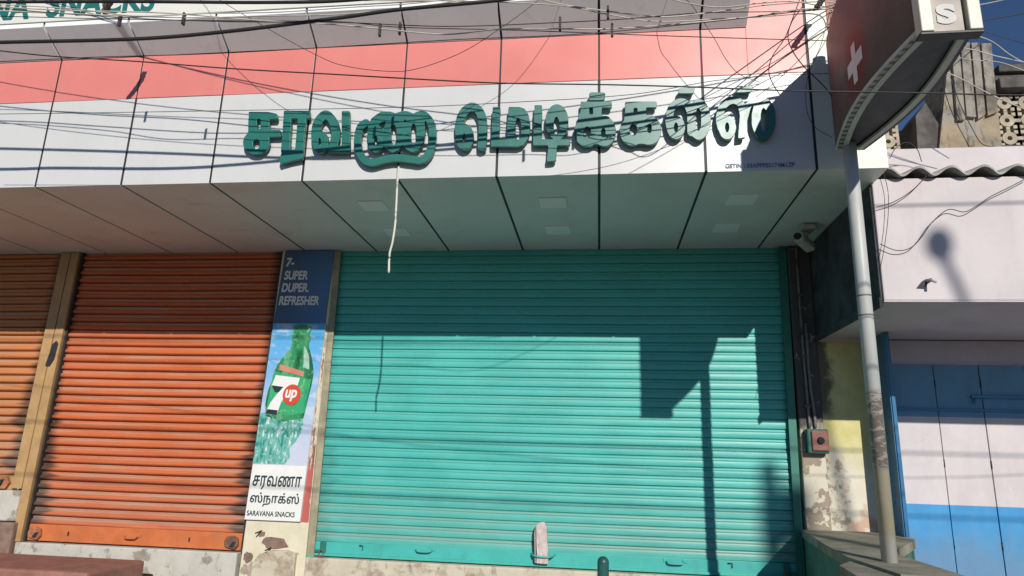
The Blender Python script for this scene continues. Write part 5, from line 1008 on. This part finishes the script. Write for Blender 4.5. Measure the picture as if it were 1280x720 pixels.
# skins
def skin_mat(name, withred):
    n = NT(name)
    x, y, z = n.xyz()
    base = n.mix(n.ramp(n.noise(4, 5), 0.3, 0.7), (0.18, 0.092, 0.088), (0.235, 0.13, 0.125))
    if withred:
        # printed red disc behind the cross and an orange-red printed corner
        dy = n.math('SUBTRACT', y, -2.08 + 1.58)
        dz = n.math('MULTIPLY', n.math('SUBTRACT', z, 3.435 - 1.18), 0.85)
        d = n.math('SQRT', n.math('ADD', n.math('MULTIPLY', dy, dy), n.math('MULTIPLY', dz, dz)))
        base = n.mix(n.ramp(d, 0.20, 0.06), base, (0.32, 0.030, 0.025))
        st = n.math('MULTIPLY', n.ramp(z, 2.50, 2.75), n.ramp(y, -0.38, -0.02))
        base = n.mix(n.math('MULTIPLY', st, n.ramp(n.noise(5, 4, sc=(1, 3, .6)), 0.35, 0.65)), base, (0.42, 0.10, 0.045))
        vio = n.math('MULTIPLY', n.ramp(z, 2.35, 2.8), n.ramp(n.noise(4, 3, off=(2, 2, 2)), 0.45, 0.65))
        base = n.mix(n.math('MULTIPLY', vio, 0.35), base, (0.12, 0.08, 0.12))
    n.bump(n.noise(3, 2, sc=(1, 2, .5)), 0.15, 0.01)
    return n.done(base, 0.5, 0.0, 0.35)
for side, nm in ((-1, 'sign_face'), (1, 'sign_face')):
    bm = BM()
    prev = None
    for i in range(NSEG + 1):
        x, y = edge(side, i / NSEG)
        cur = [bm.verts.new((x, y, ZB + 0.012)), bm.verts.new((x, y, ZT)), bm.verts.new((x - side * 0.006, y, ZT)), bm.verts.new((x - side * 0.006, y, ZB + 0.012))]
        if prev:
            for k in range(4):
                f = bm.faces.new((prev[k], cur[k], cur[(k + 1) % 4], prev[(k + 1) % 4]))
                f.smooth = k in (0, 2)
        else:
            bm.faces.new(cur)
        prev = cur
    bm.faces.new(prev[::-1])
    fc = obj(nm, bm, skin_mat('sign_skin_left' if side < 0 else 'sign_skin_right', side < 0), ps)
    if side < 0:
        # white cross, following the curved skin
        bm = BM()
        def cross_strip(y0, y1, z0, z1, n=6, shear=0.0):
            pr = None
            for i in range(n + 1):
                y = y0 + (y1 - y0) * i / n
                s = (y - YB) / (YT - YB)
                x = edge(-1, s)[0]
                za, zb = z0 + shear * i / n, z1 + shear * i / n
                c = [bm.verts.new((x - 0.002, y, za)), bm.verts.new((x - 0.002, y, zb)), bm.verts.new((x - 0.0005, y, zb)), bm.verts.new((x - 0.0005, y, za))]
                if pr:
                    for k in range(4):
                        bm.faces.new((pr[k], c[k], c[(k + 1) % 4], pr[(k + 1) % 4]))
                else:
                    bm.faces.new(c)
                pr = c
            bm.faces.new(pr[::-1])
        cross_strip(-2.055, -2.105, 3.335, 3.535)
        cross_strip(-1.985, -2.0545, 3.402, 3.468)
        cross_strip(-2.1055, -2.175, 3.402, 3.468)
        obj('cross', bm, M['white_film'], fc)
# top, back and underside
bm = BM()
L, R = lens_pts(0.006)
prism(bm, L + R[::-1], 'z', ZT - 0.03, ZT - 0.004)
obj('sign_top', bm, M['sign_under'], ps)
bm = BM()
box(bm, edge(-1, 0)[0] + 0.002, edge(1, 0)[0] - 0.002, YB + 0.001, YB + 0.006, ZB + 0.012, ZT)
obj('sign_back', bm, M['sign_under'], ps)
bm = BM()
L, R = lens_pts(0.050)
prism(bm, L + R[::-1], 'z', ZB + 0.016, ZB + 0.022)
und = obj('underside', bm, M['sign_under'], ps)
def trim(side, a, b, z0, z1, mat, name='trim'):
    bm = BM()
    prev = None
    for i in range(NSEG + 1):
        x, y = edge(side, i / NSEG)
        xa, xb = x - side * a, x - side * b
        cur = [bm.verts.new(p) for p in ((xa, y, z0), (xa, y, z1), (xb, y, z1), (xb, y, z0))]
        if prev:
            for k in range(4):
                bm.faces.new((prev[k], cur[k], cur[(k + 1) % 4], prev[(k + 1) % 4]))
        else:
            bm.faces.new(cur)
        prev = cur
    bm.faces.new(prev[::-1])
    return obj(name, bm, mat, und)
def slotted():
    n = NT('slotted_trim')
    x, y, z = n.xyz()
    f = n.math('FRACT', n.math('MULTIPLY', y, 21.0))
    xx = n.math('LESS_THAN', f, 0.45)
    return n.done(n.mix(xx, (0.40, 0.40, 0.37), (0.09, 0.09, 0.085)), 0.5)
trim(-1, -0.002, 0.005, ZB + 0.001, ZB + 0.015, M['sign_trim'])
trim(-1, 0.0055, 0.029, ZB + 0.003, ZB + 0.015, slotted())
trim(-1, 0.030, 0.056, ZB, ZB + 0.015, M['sign_trim'])
trim(1, -0.002, 0.012, ZB + 0.001, ZB + 0.015, M['sign_under'])
trim(1, 0.014, 0.042, ZB, ZB + 0.015, M['sign_trim'])
# front edge box with the upright word
bm = BM()
fx0, fx1 = 1.214, 1.432
box(bm, fx0 + 0.012, fx1 - 0.012, -2.63, -2.602, ZB - 0.028, ZT - 0.002, 0.003)
ef = obj('edge_face', bm, M['sign_edge'], ps)
bm = BM()
box(bm, fx0, fx0 + 0.047, -2.655, -2.603, ZB - 0.035, ZT, 0.004)
box(bm, fx1 - 0.047, fx1, -2.655, -2.603, ZB - 0.035, ZT, 0.004)
obj('edge_frame', bm, M['sign_frame'], ps)
bm = BM()
box(bm, fx0 - 0.004, fx1 + 0.004, -2.652, -2.602, ZB - 0.048, ZB - 0.036, 0.003)
obj('edge_bottom', bm, M['steel_dark'], ps)
for k, ch in enumerate('SLACIDEM'):
    z = ZB + 0.004 + 0.128 * k
    if z + 0.11 > ZT:
        break
    me = text_mesh(ch, 1.284, z + 0.008, 0.108, -2.6335, 0.002, width=0.070 if ch != 'I' else 0.02, bold=0.006)
    link('lettering', me, M['dim_film'], ef)

# ------------------------------------------------------------------ the pale pink and blue shop next door
nb = thing('shophouse', 'small pale pink shop with blue folding doors and a corrugated roof edge', 'shop', (2.5, 0, 0))
NX = 1.562
bm = BM()
box(bm, NX, 5.2, -1.20, 0.0985, 2.50, 3.218, 0.006)
obj('parapet', bm, M['pink_wall'], nb)
bm = BM()
box(bm, NX - 0.012, NX - 0.001, -1.185, -0.02, 2.47, 3.19, 0.003)
box(bm, NX - 0.022, NX - 0.0125, -1.19, -0.02, 2.462, 2.52, 0.004)
sp = obj('side_panel', bm, M['stained_black'], nb)
bm = BM()
box(bm, NX, 5.2, -1.199, 0.0, 2.492, 2.4995)
obj('ceiling', bm, M['lavender_wall'], nb)
bm = BM()
box(bm, 2.021, 5.2, 0.04, 0.12, 2.317, 2.4915)
obj('lintel', bm, M['lavender_wall'], nb)
bm = BM()
box(bm, 2.021, 5.2, 0.10, 5.0, 0.0, 4.0)
obj('wall', bm, M['pink_wall'], nb)
def door_mat():
    n = NT('door_paint')
    x, y, z = n.xyz()
    tone = n.ramp(n.noise(6, 6, sc=(1, 1, .5)), 0.3, 0.7)
    blue = n.mix(tone, (0.03, 0.25, 0.53), (0.04, 0.30, 0.60))
    pink = n.mix(tone, (0.56, 0.50, 0.51), (0.63, 0.565, 0.575))
    c = n.mix(n.math('GREATER_THAN', z, 1.955), pink, n.mix(tone, (0.11, 0.26, 0.41), (0.135, 0.31, 0.47)))
    c = n.mix(n.math('LESS_THAN', z, 1.375), c, blue)
    g = n.ramp(n.noise(4, 7, 0.7, sc=(3, 1, .8), off=(3, 3, 3)), 0.55, 0.75)
    c = n.mix(n.math('MULTIPLY', g, 0.2), c, (0.25, 0.22, 0.22))
    ch = n.ramp(n.noise(24, 5, 0.65, off=(1, 6, 2)), 0.70, 0.74)
    c = n.mix(n.math('MULTIPLY', ch, 0.55), c, (0.16, 0.12, 0.11))
    low = n.math('MULTIPLY', n.ramp(n.math('ADD', z, n.math('MULTIPLY', n.noise(5, 7, 0.7, sc=(2, 1, .5)), 0.4)), 1.5, 1.2), 0.45)
    c = n.mix(low, c, (0.20, 0.21, 0.22))
    n.bump(n.noise(7, 5), 0.25, 0.01)
    return n.done(c, 0.5)
dm = door_mat()
x = 2.028
wid = 0.2955
for k in range(9):
    bm = BM()
    yy = 0.014 + (0.002 if k % 2 else 0.0)
    box(bm, x + 0.0025, x + wid - 0.0025, yy, 0.045, 0.90, 2.3165, 0.003)
    d = obj('door_leaf', bm, dm, nb)
    for hz in (1.10, 1.62, 2.16):
        bm = BM()
        cyl(bm, (x + 0.0005, yy - 0.001, hz), (x + 0.0005, yy - 0.001, hz + 0.05), 0.0045, 0.0045, 8)
        obj('hinge', bm, M['steel_dark'], d)
    if k == 1:
        bm = BM()
        box(bm, x + 0.22, x + 0.60, -0.006, 0.0115, 2.085, 2.110, 0.004)
        cyl(bm, (x + 0.235, -0.004, 2.085), (x + 0.235, -0.004, 2.05), 0.008, 0.008, 10)
        obj('latch', bm, M['blue_paint'], d)
    x += wid
bm = BM()
box(bm, 2.03, 5.0, -0.002, 0.0135, 1.995, 2.012, 0.003)
obj('door_rail', bm, M['blue_paint'], nb)
bm = BM()
prism(bm, [(1.918, -0.004), (1.898, -0.30), (1.926, -0.304), (2.022, -0.05), (2.022, -0.004)], 'z', 0.90, 2.4915)
bmesh.ops.bevel(bm, geom=[e for e in bm.edges if abs((e.verts[0].co - e.verts[1].co).z) > 1], offset=0.008, segments=3, affect='EDGES')
obj('post', bm, M['blue_paint'], nb)
bm = BM()
box(bm, 1.48, 5.2, -1.0, 0.09, 0.12, 0.90, 0.01)
obj('floor_slab', bm, M['pavement_edge'], nb)
# mark on the parapet: a broken spout hole
bm = BM()
prism(bm, [(1.735, 2.568), (1.775, 2.565), (1.79, 2.59), (1.815, 2.605), (1.82, 2.625), (1.785, 2.618), (1.765, 2.605)], 'y', -1.2045, -1.2005)
obj('spout_hole', bm, M['stained_black'], nb)
bm = BM()
tube(bm, [(1.79, -1.20, 2.61), (1.80, -1.25, 2.60), (1.805, -1.27, 2.585)], 0.008, 8)
obj('spout', bm, M['sill_grey'], nb)
# corrugated roof
bm = BM()
PW, AMP = 0.172, 0.022
ncol = 22 * 10
rows = []
for (y, z) in ((-1.245, 3.249), (-0.9, 3.32), (-0.4, 3.385), (0.2, 3.49), (0.8, 3.60)):
    r0, r1 = [], []
    for i in range(ncol + 1):
        xx = 1.60 + i * PW / 10
        jag = 0.012 * math.sin(xx * 37) * (y < -1.2)
        w = AMP * math.sin(2 * math.pi * i / 10 + 0.6)
        r0.append(bm.verts.new((xx, y + jag, z + w)))
        r1.append(bm.verts.new((xx, y + jag, z + w - 0.013)))
    rows.append((r0, r1))
for (a0, a1), (b0, b1) in zip(rows, rows[1:]):
    for i in range(ncol):
        f = bm.faces.new((a0[i], a0[i + 1], b0[i + 1], b0[i])); f.smooth = True
        f = bm.faces.new((a1[i + 1], a1[i], b1[i], b1[i + 1])); f.smooth = True
a0, a1 = rows[0]
for i in range(ncol):
    bm.faces.new((a1[i], a1[i + 1], a0[i + 1], a0[i]))
obj('roof', bm, M['asbestos'], nb)

# ------------------------------------------------------------------ old house behind the roof
oh = thing('old_house', 'weathered old house with a stained pillar and pierced cream blocks behind the corrugated roof', 'house', (3.1, 0.8, 0))
def old_plaster():
    n = NT('old_plaster')
    x, y, z = n.xyz()
    a = n.noise(5, 8, 0.65)
    c = n.mix(n.ramp(a, 0.35, 0.6), (0.11, 0.10, 0.09), (0.34, 0.31, 0.265))
    oc = n.math('MULTIPLY', n.ramp(z, 4.75, 4.35), n.ramp(n.noise(4.5, 6, off=(7, 3, 1)), 0.42, 0.58))
    c = n.mix(n.math('MULTIPLY', oc, 0.7), c, (0.40, 0.31, 0.19))
    bl = n.ramp(n.noise(6, 7, 0.7, sc=(3, 3, .5), off=(2, 8, 5)), 0.54, 0.66)
    c = n.mix(n.math('MULTIPLY', bl, 0.85), c, (0.06, 0.055, 0.05))
    n.bump(n.noise(18, 8, 0.7), 0.8, 0.02)
    return n.done(c, 0.9)
opm = old_plaster()
bm = BM()
prism(bm, [(2.78, 3.4), (3.27, 3.4), (3.275, 4.2), (3.315, 5.13), (3.03, 5.15), (2.93, 4.85), (2.85, 4.45), (2.78, 4.1)], 'y', 0.5, 0.9)
pil = obj('pillar', bm, opm, oh)
bm = BM()
for k, (xa, xb, zt) in enumerate(((2.985, 3.045, 5.10), (3.06, 3.13, 5.135), (3.145, 3.205, 5.13), (3.222, 3.30, 5.12))):
    prism(bm, [(xa - 0.035, 4.42 + 0.03 * (k % 2)), (xb - 0.035, 4.42 + 0.02 * k), (xb, zt), (xa, zt)], 'y', 0.468, 0.499)
obj('flutes', bm, opm, pil)
bm = BM()
prism(bm, [(2.60, 3.4), (2.779, 3.4), (2.779, 4.1), (2.83, 4.42), (2.75, 4.62), (2.66, 4.5)], 'y', 0.53, 0.9)
obj('buttress', bm, M['old_slab'], oh)
def breeze(x0, x1, z0, z1, y, cell=0.165):
    bm = BM()
    nx = int((x1 - x0) / cell)
    nz = max(1, int(round((z1 - z0) / cell)))
    cz = (z1 - z0) / nz
    def ring(cx, cz_, ro, ri, seg=20):
        for i in range(seg):
            t0, t1 = 2 * math.pi * i / seg, 2 * math.pi * (i + 1) / seg
            pts = [(cx + ri * math.cos(t0), cz_ + ri * math.sin(t0)), (cx + ro * math.cos(t0), cz_ + ro * math.sin(t0)), (cx + ro * math.cos(t1), cz_ + ro * math.sin(t1)), (cx + ri * math.cos(t1), cz_ + ri * math.sin(t1))]
            prism(bm, pts, 'y', y, y + 0.09)
    for i in range(nx):
        for j in range(nz):
            cx, cc_ = x0 + (i + .5) * cell, z0 + (j + .5) * cz
            ring(cx, cc_, 0.057, 0.020)
            for k in range(8):
                t = math.pi / 4 * k
                r = 0.081 if k % 2 else 0.070
                box(bm, cx + r * math.cos(t) - 0.016, cx + r * math.cos(t) + 0.016, y + 0.004, y + 0.086, cc_ + r * math.sin(t) - 0.016, cc_ + r * math.sin(t) + 0.016, 0.004)
            for s in (-1, 1):
                box(bm, cx + s * cell / 2 - 0.012, cx + s * cell / 2 + 0.010, y + 0.008, y + 0.082, z0 + j * cz, z0 + (j + 1) * cz)
    return obj('breeze_blocks', bm, M['breeze'], oh)
breeze(3.30, 4.6, 4.205, 4.69, 0.56)
breeze(2.02, 2.62, 4.205, 4.69, 0.56)
bm = BM()
box(bm, 3.32, 4.7, 0.47, 1.2, 4.70, 4.80, 0.01)
box(bm, 3.32, 4.7, 0.53, 1.2, 4.801, 4.86, 0.01)
box(bm, 3.34, 4.7, 0.49, 1.2, 4.861, 4.93, 0.01)
obj('roof_slab', bm, M['old_slab'], oh)
bm = BM()
box(bm, 3.278, 4.7, 0.50, 1.2, 3.4, 4.20, 0.01)
box(bm, 1.9, 2.62, 0.54, 1.2, 3.4, 4.20, 0.01)
obj('parapet', bm, M['old_slab'], oh)
bm = BM()
box(bm, 1.9, 4.7, 1.21, 4.0, 3.4, 4.70)
obj('wall', bm, M['old_slab'], oh)

# ------------------------------------------------------------------ cables
WIRES = [
 ('thick black overhead cable sagging low across the grey cornice at upper left', 0.01, 'black', [(-3.505, -2.2, 3.699), (-3.212, -2.2, 3.698), (-2.429, -2.2, 3.676), (-1.92, -2.2, 3.691), (-1.321, -2.2, 3.736), (-0.989, -2.2, 3.767), (-0.482, -2.2, 3.79), (-0.108, -2.2, 3.839)], []),
 ('long dark cable crossing the pink band and running in front of the projecting sign', 0.0045, 'black', [(-2.838, -2.75, 3.293), (-2.343, -2.75, 3.22), (-1.924, -2.75, 3.173), (-1.486, -2.75, 3.118), (-1.046, -2.75, 3.072), (-0.757, -2.75, 3.041), (-0.378, -2.75, 3.004), (0.036, -2.75, 2.979), (0.359, -2.75, 2.955), (0.672, -2.75, 2.928), (1.134, -2.75, 2.899), (1.496, -2.75, 2.875)], []),
 ('dark cable along the very top edge of the picture at left', 0.009, 'black', [(-3.45, -2.3, 3.888), (-2.457, -2.3, 3.831), (-1.663, -2.3, 3.776), (-1.203, -2.3, 3.761), (-0.723, -2.3, 3.793)], []),
 ('dark cable that meets the lower edge of the grey cornice at far left', 0.0035, 'black', [(-3.235, -2.4, 3.443), (-2.965, -2.4, 3.444), (-2.674, -2.4, 3.443), (-2.398, -2.4, 3.442), (-1.731, -2.4, 3.431), (-0.683, -2.4, 3.443), (0.042, -2.4, 3.445), (1.021, -1.9, 3.853), (1.415, -1.5, 4.182)], []),
 ('pale cable dipping below the dark ones across the middle of the grey cornice', 0.006, 'pale', [(-2.419, -2.05, 3.942), (-1.797, -2.05, 3.855), (-1.431, -2.05, 3.814), (-1.141, -2.05, 3.769), (-0.794, -2.05, 3.717), (-0.522, -2.05, 3.73), (-0.234, -2.05, 3.718), (0.068, -2.05, 3.701), (0.44, -2.05, 3.712), (0.759, -2.0, 3.765), (1.128, -1.7, 4.006)], [3, 7]),
 ('pale cable looping up from the first clip towards the top edge', 0.006, 'pale', [(-3.475, -2.1, 3.985), (-2.963, -2.1, 3.934), (-2.232, -2.1, 3.865), (-1.771, -2.1, 3.848), (-1.369, -2.1, 3.833), (-1.023, -2.1, 3.846), (-0.77, -2.1, 3.869), (-0.438, -2.1, 3.909)], [2]),
 ('pale cable bundled behind the clips at upper left', 0.005, 'pale', [(-3.427, -2.15, 3.987), (-2.87, -2.15, 3.922), (-2.477, -2.15, 3.854), (-2.06, -2.15, 3.844), (-1.655, -2.15, 3.829), (-1.264, -2.15, 3.834), (-0.924, -2.15, 3.837), (-0.594, -2.15, 3.863)], []),
 ('pale cable crossing the top of the cornice right of the centre', 0.006, 'pale', [(-0.438, -2.1, 3.9), (-0.192, -2.1, 3.823), (0.047, -2.1, 3.767), (0.319, -2.1, 3.719), (0.606, -2.0, 3.806), (0.894, -1.8, 3.972), (1.285, -1.5, 4.19)], [2]),
 ('thin pale cable rising steeply into the top edge right of the centre', 0.005, 'pale', [(-0.771, -2.1, 3.878), (-0.232, -2.1, 3.821), (0.047, -2.1, 3.749), (0.28, -2.1, 3.695), (0.566, -2.0, 3.762), (0.823, -1.9, 3.832), (1.201, -1.6, 4.039)], []),
 ('pale cable sagging once near the right end of the cornice', 0.005, 'pale', [(0.199, -2.2, 3.783), (0.422, -2.2, 3.716), (0.568, -2.2, 3.685), (0.802, -2.0, 3.84), (1.017, -1.8, 3.984), (1.282, -1.5, 4.158)], []),
 ('thin dark cable rising to the right across the cornice and pink band', 0.004, 'black', [(-3.581, -2.0, 4.026), (-2.699, -2.0, 3.953), (-1.968, -2.0, 3.9), (-1.41, -2.0, 3.863), (-1.05, -2.0, 3.808), (-0.404, -2.0, 3.753), (0.129, -2.0, 3.7), (0.619, -1.9, 3.722), (1.105, -1.6, 3.883), (1.393, -1.5, 3.924)], [1, 4]),
 ('thin dark cable climbing towards the tall sign across the grey cornice', 0.004, 'black', [(-1.342, -2.15, 3.749), (-0.75, -2.15, 3.692), (-0.187, -2.15, 3.682), (0.162, -2.15, 3.684), (0.528, -2.0, 3.801), (1.085, -1.7, 3.994), (1.368, -1.5, 4.143)], [2]),
 ('loose thin wire drooping in a long curve over the pink band', 0.003, 'black', [(-2.75, -1.62, 4.724), (-2.351, -1.75, 4.299), (-1.91, -1.85, 3.966), (-1.551, -1.85, 3.751), (-1.386, -1.85, 3.683), (-1.154, -1.85, 3.642), (-0.987, -1.85, 3.649), (-0.755, -1.85, 3.731), (-0.56, -1.85, 3.855), (-0.327, -1.85, 4.041), (-0.128, -1.7, 4.38), (-0.013, -1.62, 4.689)], []),
 ('loose thin wire falling steeply over the pink band near its right end', 0.003, 'black', [(0.391, -1.62, 4.545), (0.454, -1.7, 4.166), (0.517, -1.72, 4.044), (0.62, -1.7, 3.867), (0.696, -1.65, 3.747), (0.796, -1.5, 3.745), (0.923, -1.42, 3.737)], []),
 ('loose black wire hanging in a bow beside the cream end panel', 0.005, 'black', [(1.296, -1.44, 4.573), (1.174, -1.58, 4.189), (1.132, -1.6, 4.094), (1.07, -1.6, 4.001), (1.043, -1.6, 3.911), (1.058, -1.6, 3.826), (1.11, -1.6, 3.724), (1.209, -1.6, 3.594), (1.281, -1.56, 3.517)], []),
 ('loose black wire looping down beside the pole top', 0.003, 'black', [(1.347, -1.44, 4.188), (1.292, -1.48, 3.979), (1.205, -1.5, 3.817), (1.157, -1.5, 3.694), (1.141, -1.5, 3.522), (1.175, -1.5, 3.409), (1.261, -1.5, 3.34)], []),
 ('thin dark wire crossing the white fascia just below the pink band', 0.003, 'black', [(-3.643, -1.9, 3.446), (-2.825, -1.9, 3.426), (-1.956, -1.9, 3.408), (-1.049, -1.9, 3.392), (-0.448, -1.9, 3.397), (0.172, -1.85, 3.446), (0.637, -1.75, 3.568), (1.106, -1.55, 3.701), (1.376, -1.5, 3.724)], []),
 ('dark wire crossing the blue sky above the old rooftop', 0.006, 'black', [(2.024, -1.0, 4.293), (2.336, -1.0, 4.344), (2.668, -1.0, 4.394)], []),
 ('thin dark wire falling to the right across the blue sky', 0.004, 'black', [(2.355, -0.8, 4.508), (2.515, -0.8, 4.408), (2.765, -0.8, 4.294)], []),
 ('pale bent wire running down from the sign across the sky', 0.006, 'pale', [(2.429, -0.6, 4.556), (2.553, -0.6, 4.518), (2.672, -0.6, 4.456), (2.769, -0.6, 4.352), (2.895, -0.6, 4.249)], []),
 ('pale wire slanting across the top of the weathered pillar', 0.006, 'pale', [(2.336, -0.7, 4.37), (2.482, -0.7, 4.339), (2.623, -0.7, 4.283), (2.834, -0.7, 4.214)], []),
 ('second pale wire slanting across the weathered pillar below the first one', 0.005, 'pale', [(2.304, -0.7, 4.311), (2.472, -0.7, 4.261), (2.642, -0.7, 4.235), (2.824, -0.7, 4.143)], []),
 ('pale wire falling across the middle of the weathered pillar', 0.006, 'pale', [(2.191, -0.8, 4.153), (2.328, -0.8, 4.071), (2.46, -0.8, 3.973), (2.591, -0.8, 3.888), (2.721, -0.8, 3.816)], []),
 ('thin slack wire stapled along the pale pink parapet', 0.004, 'black', [(2.372, -1.23, 3.195), (2.27, -1.23, 3.14), (2.164, -1.23, 3.085), (2.083, -1.23, 3.03), (2.017, -1.23, 2.998), (1.936, -1.23, 3.013), (1.844, -1.23, 2.939), (1.781, -1.23, 2.855), (1.715, -1.23, 2.791), (1.639, -1.23, 2.778), (1.559, -1.23, 2.816)], []),
 ('thin wire hanging straight down the left end of the pale pink parapet', 0.003, 'black', [(1.617, -1.23, 3.252), (1.631, -1.23, 3.124), (1.617, -1.23, 2.98), (1.584, -1.23, 2.816), (1.544, -1.23, 2.663)], []),
 ('thin wire curving from the roof edge to the corner of the pale pink parapet', 0.004, 'black', [(1.855, -1.23, 3.227), (1.759, -1.23, 3.131), (1.659, -1.23, 3.066), (1.562, -1.23, 3.034)], []),
 ('thin wire coiled in an arch on the corrugated roof', 0.004, 'black', [(1.715, -1.1, 3.388), (1.757, -1.1, 3.454), (1.819, -1.1, 3.488), (1.873, -1.1, 3.445), (1.891, -1.1, 3.363)], []),
 ('dark wire dangling over the stained pillar on the old house', 0.006, 'black', [(2.916, 0.42, 4.79), (2.96, 0.42, 4.537), (3.025, 0.42, 4.318), (3.086, 0.42, 4.174), (3.213, 0.42, 4.142)], []),
]

for lab, r, colr, pts, clips in WIRES:
    bm = BM()
    r *= 1.0 if r > 0.0085 else 0.60
    P3 = [Vector(p) for p in pts]
    over = 'cornice' in lab or 'cable' in lab and 'sky' not in lab
    off = 0
    if over:
        d = (P3[0] - P3[1]).normalized()
        ext = [P3[0] + Vector((d.x, d.y, d.z * 0.5)) * 0.6 * k + Vector((0, 0, 0.01 * k * k)) for k in range(9, 0, -1)]
        off = len(ext)
        if P3[-1].x < 1.15 or P3[-1].y < -2.6:
            d = (P3[-1] - P3[-2]).normalized()
            P3 += [P3[-1] + Vector((d.x, d.y, d.z * 0.7)) * 0.6 * k + Vector((0, 0, 0.01 * k * k)) for k in range(1, 10)]
        elif P3[-1].y > -1.75:
            P3.append(Vector((min(P3[-1].x + 0.12, 1.5), -1.414, P3[-1].z + 0.03)))
        P3 = ext + P3
    path = spline(P3, 12)
    tube(bm, path, r, 7)
    g = 'overhead cables in front of the shop sign' if over else None
    o = tag(obj('overhead_cable' if over else 'loose_wire', bm, M['black_cable'] if colr == 'black' else M['pale_cable']), lab, 'cable' if over else 'wire', g)
    for ci in clips:
        p = P3[ci + off]
        bm = BM()
        box(bm, p.x - 0.006, p.x + 0.006, p.y - 0.011, p.y + 0.011, p.z - 0.045, p.z + 0.028, 0.003)
        obj('cable_clip', bm, M['clip'], o)
# twisted bundle ends
for lab, pts, r in (('short twisted brown bundle of cable hanging over the cream board', [(-2.78, -1.95, 4.24), (-2.80, -1.93, 4.17), (-2.83, -1.95, 4.11), (-2.87, -1.93, 4.05)], 0.018),
                    ('dark taped cable joint hanging near the cream end panel', [(1.29, -1.62, 4.20), (1.235, -1.62, 4.12), (1.195, -1.62, 4.06)], 0.016)):
    bm = BM()
    sp_ = spline(pts, 8)
    for ph in (0, 2.1, 4.2):
        tube(bm, [p + Vector((0.010 * math.cos(i * .55 + ph), 0.010 * math.sin(i * .55 + ph), 0)) for i, p in enumerate(sp_)], r * 0.6, 7)
    tag(obj('cable_joint', bm, M['clip']), lab, 'cable joint')
# service lines across the street, seen only by their shadows on the shutters
for lab, y, za, zb in (('upper service cable crossing the street in front of the shutters', -4.15, 4.42, 4.48), ('lower service cable crossing the street in front of the shutters', -4.3, 3.86, 3.72), ('third service cable crossing the street in front of the shutters', -4.5, 3.55, 3.40)):
    bm = BM()
    tube(bm, [(-9 + 18 * i / 40, y, za + (zb - za) * i / 40 + 0.10 * ((i / 20 - 1) ** 2)) for i in range(41)], 0.006, 7)
    tag(obj('overhead_cable', bm, M['black_cable']), lab, 'cable', 'service cables across the street')

# ------------------------------------------------------------------ across the street, a lamp known by its shadow and an added pole
up = thing('shadow_pole', 'unseen grey pole added across the street to cast a soft shadow', 'pole', (5.95, -14.0, 0))  # unseen caster, put in for the blurred shadow low on the teal shutter
bm = BM()
cyl(bm, (5.95, -14.0, 0), (5.95, -14.0, 8.35), 0.09, 0.06, 16)
obj('shaft', bm, M['lamp_grey'], up)
bm = BM()
box(bm, 5.90, 6.16, -14.1, -13.9, 7.85, 8.15, 0.01)
obj('shadow_box', bm, M['lamp_grey'], up)
sl = thing('street_lamp', 'grey street lamp with a round head on the far side of the street', 'street lamp', (4.95, -10.2, 0))
bm = BM()
tube(bm, spline([(5.25, -10.2, 0), (5.22, -10.2, 3), (5.18, -10.2, 5.6), (5.05, -10.2, 6.7), (4.96, -10.2, 7.05)], 8), 0.026, 10)
obj('pole', bm, M['lamp_grey'], sl)
bm = BM()
bmesh.ops.create_uvsphere(bm, u_segments=20, v_segments=12, radius=0.075, matrix=Matrix.Translation((4.94, -10.2, 7.14)) @ Matrix.Diagonal((1, 1, 1.3, 1)))
obj('lamp_head', bm, M['lamp_grey'], sl, True)
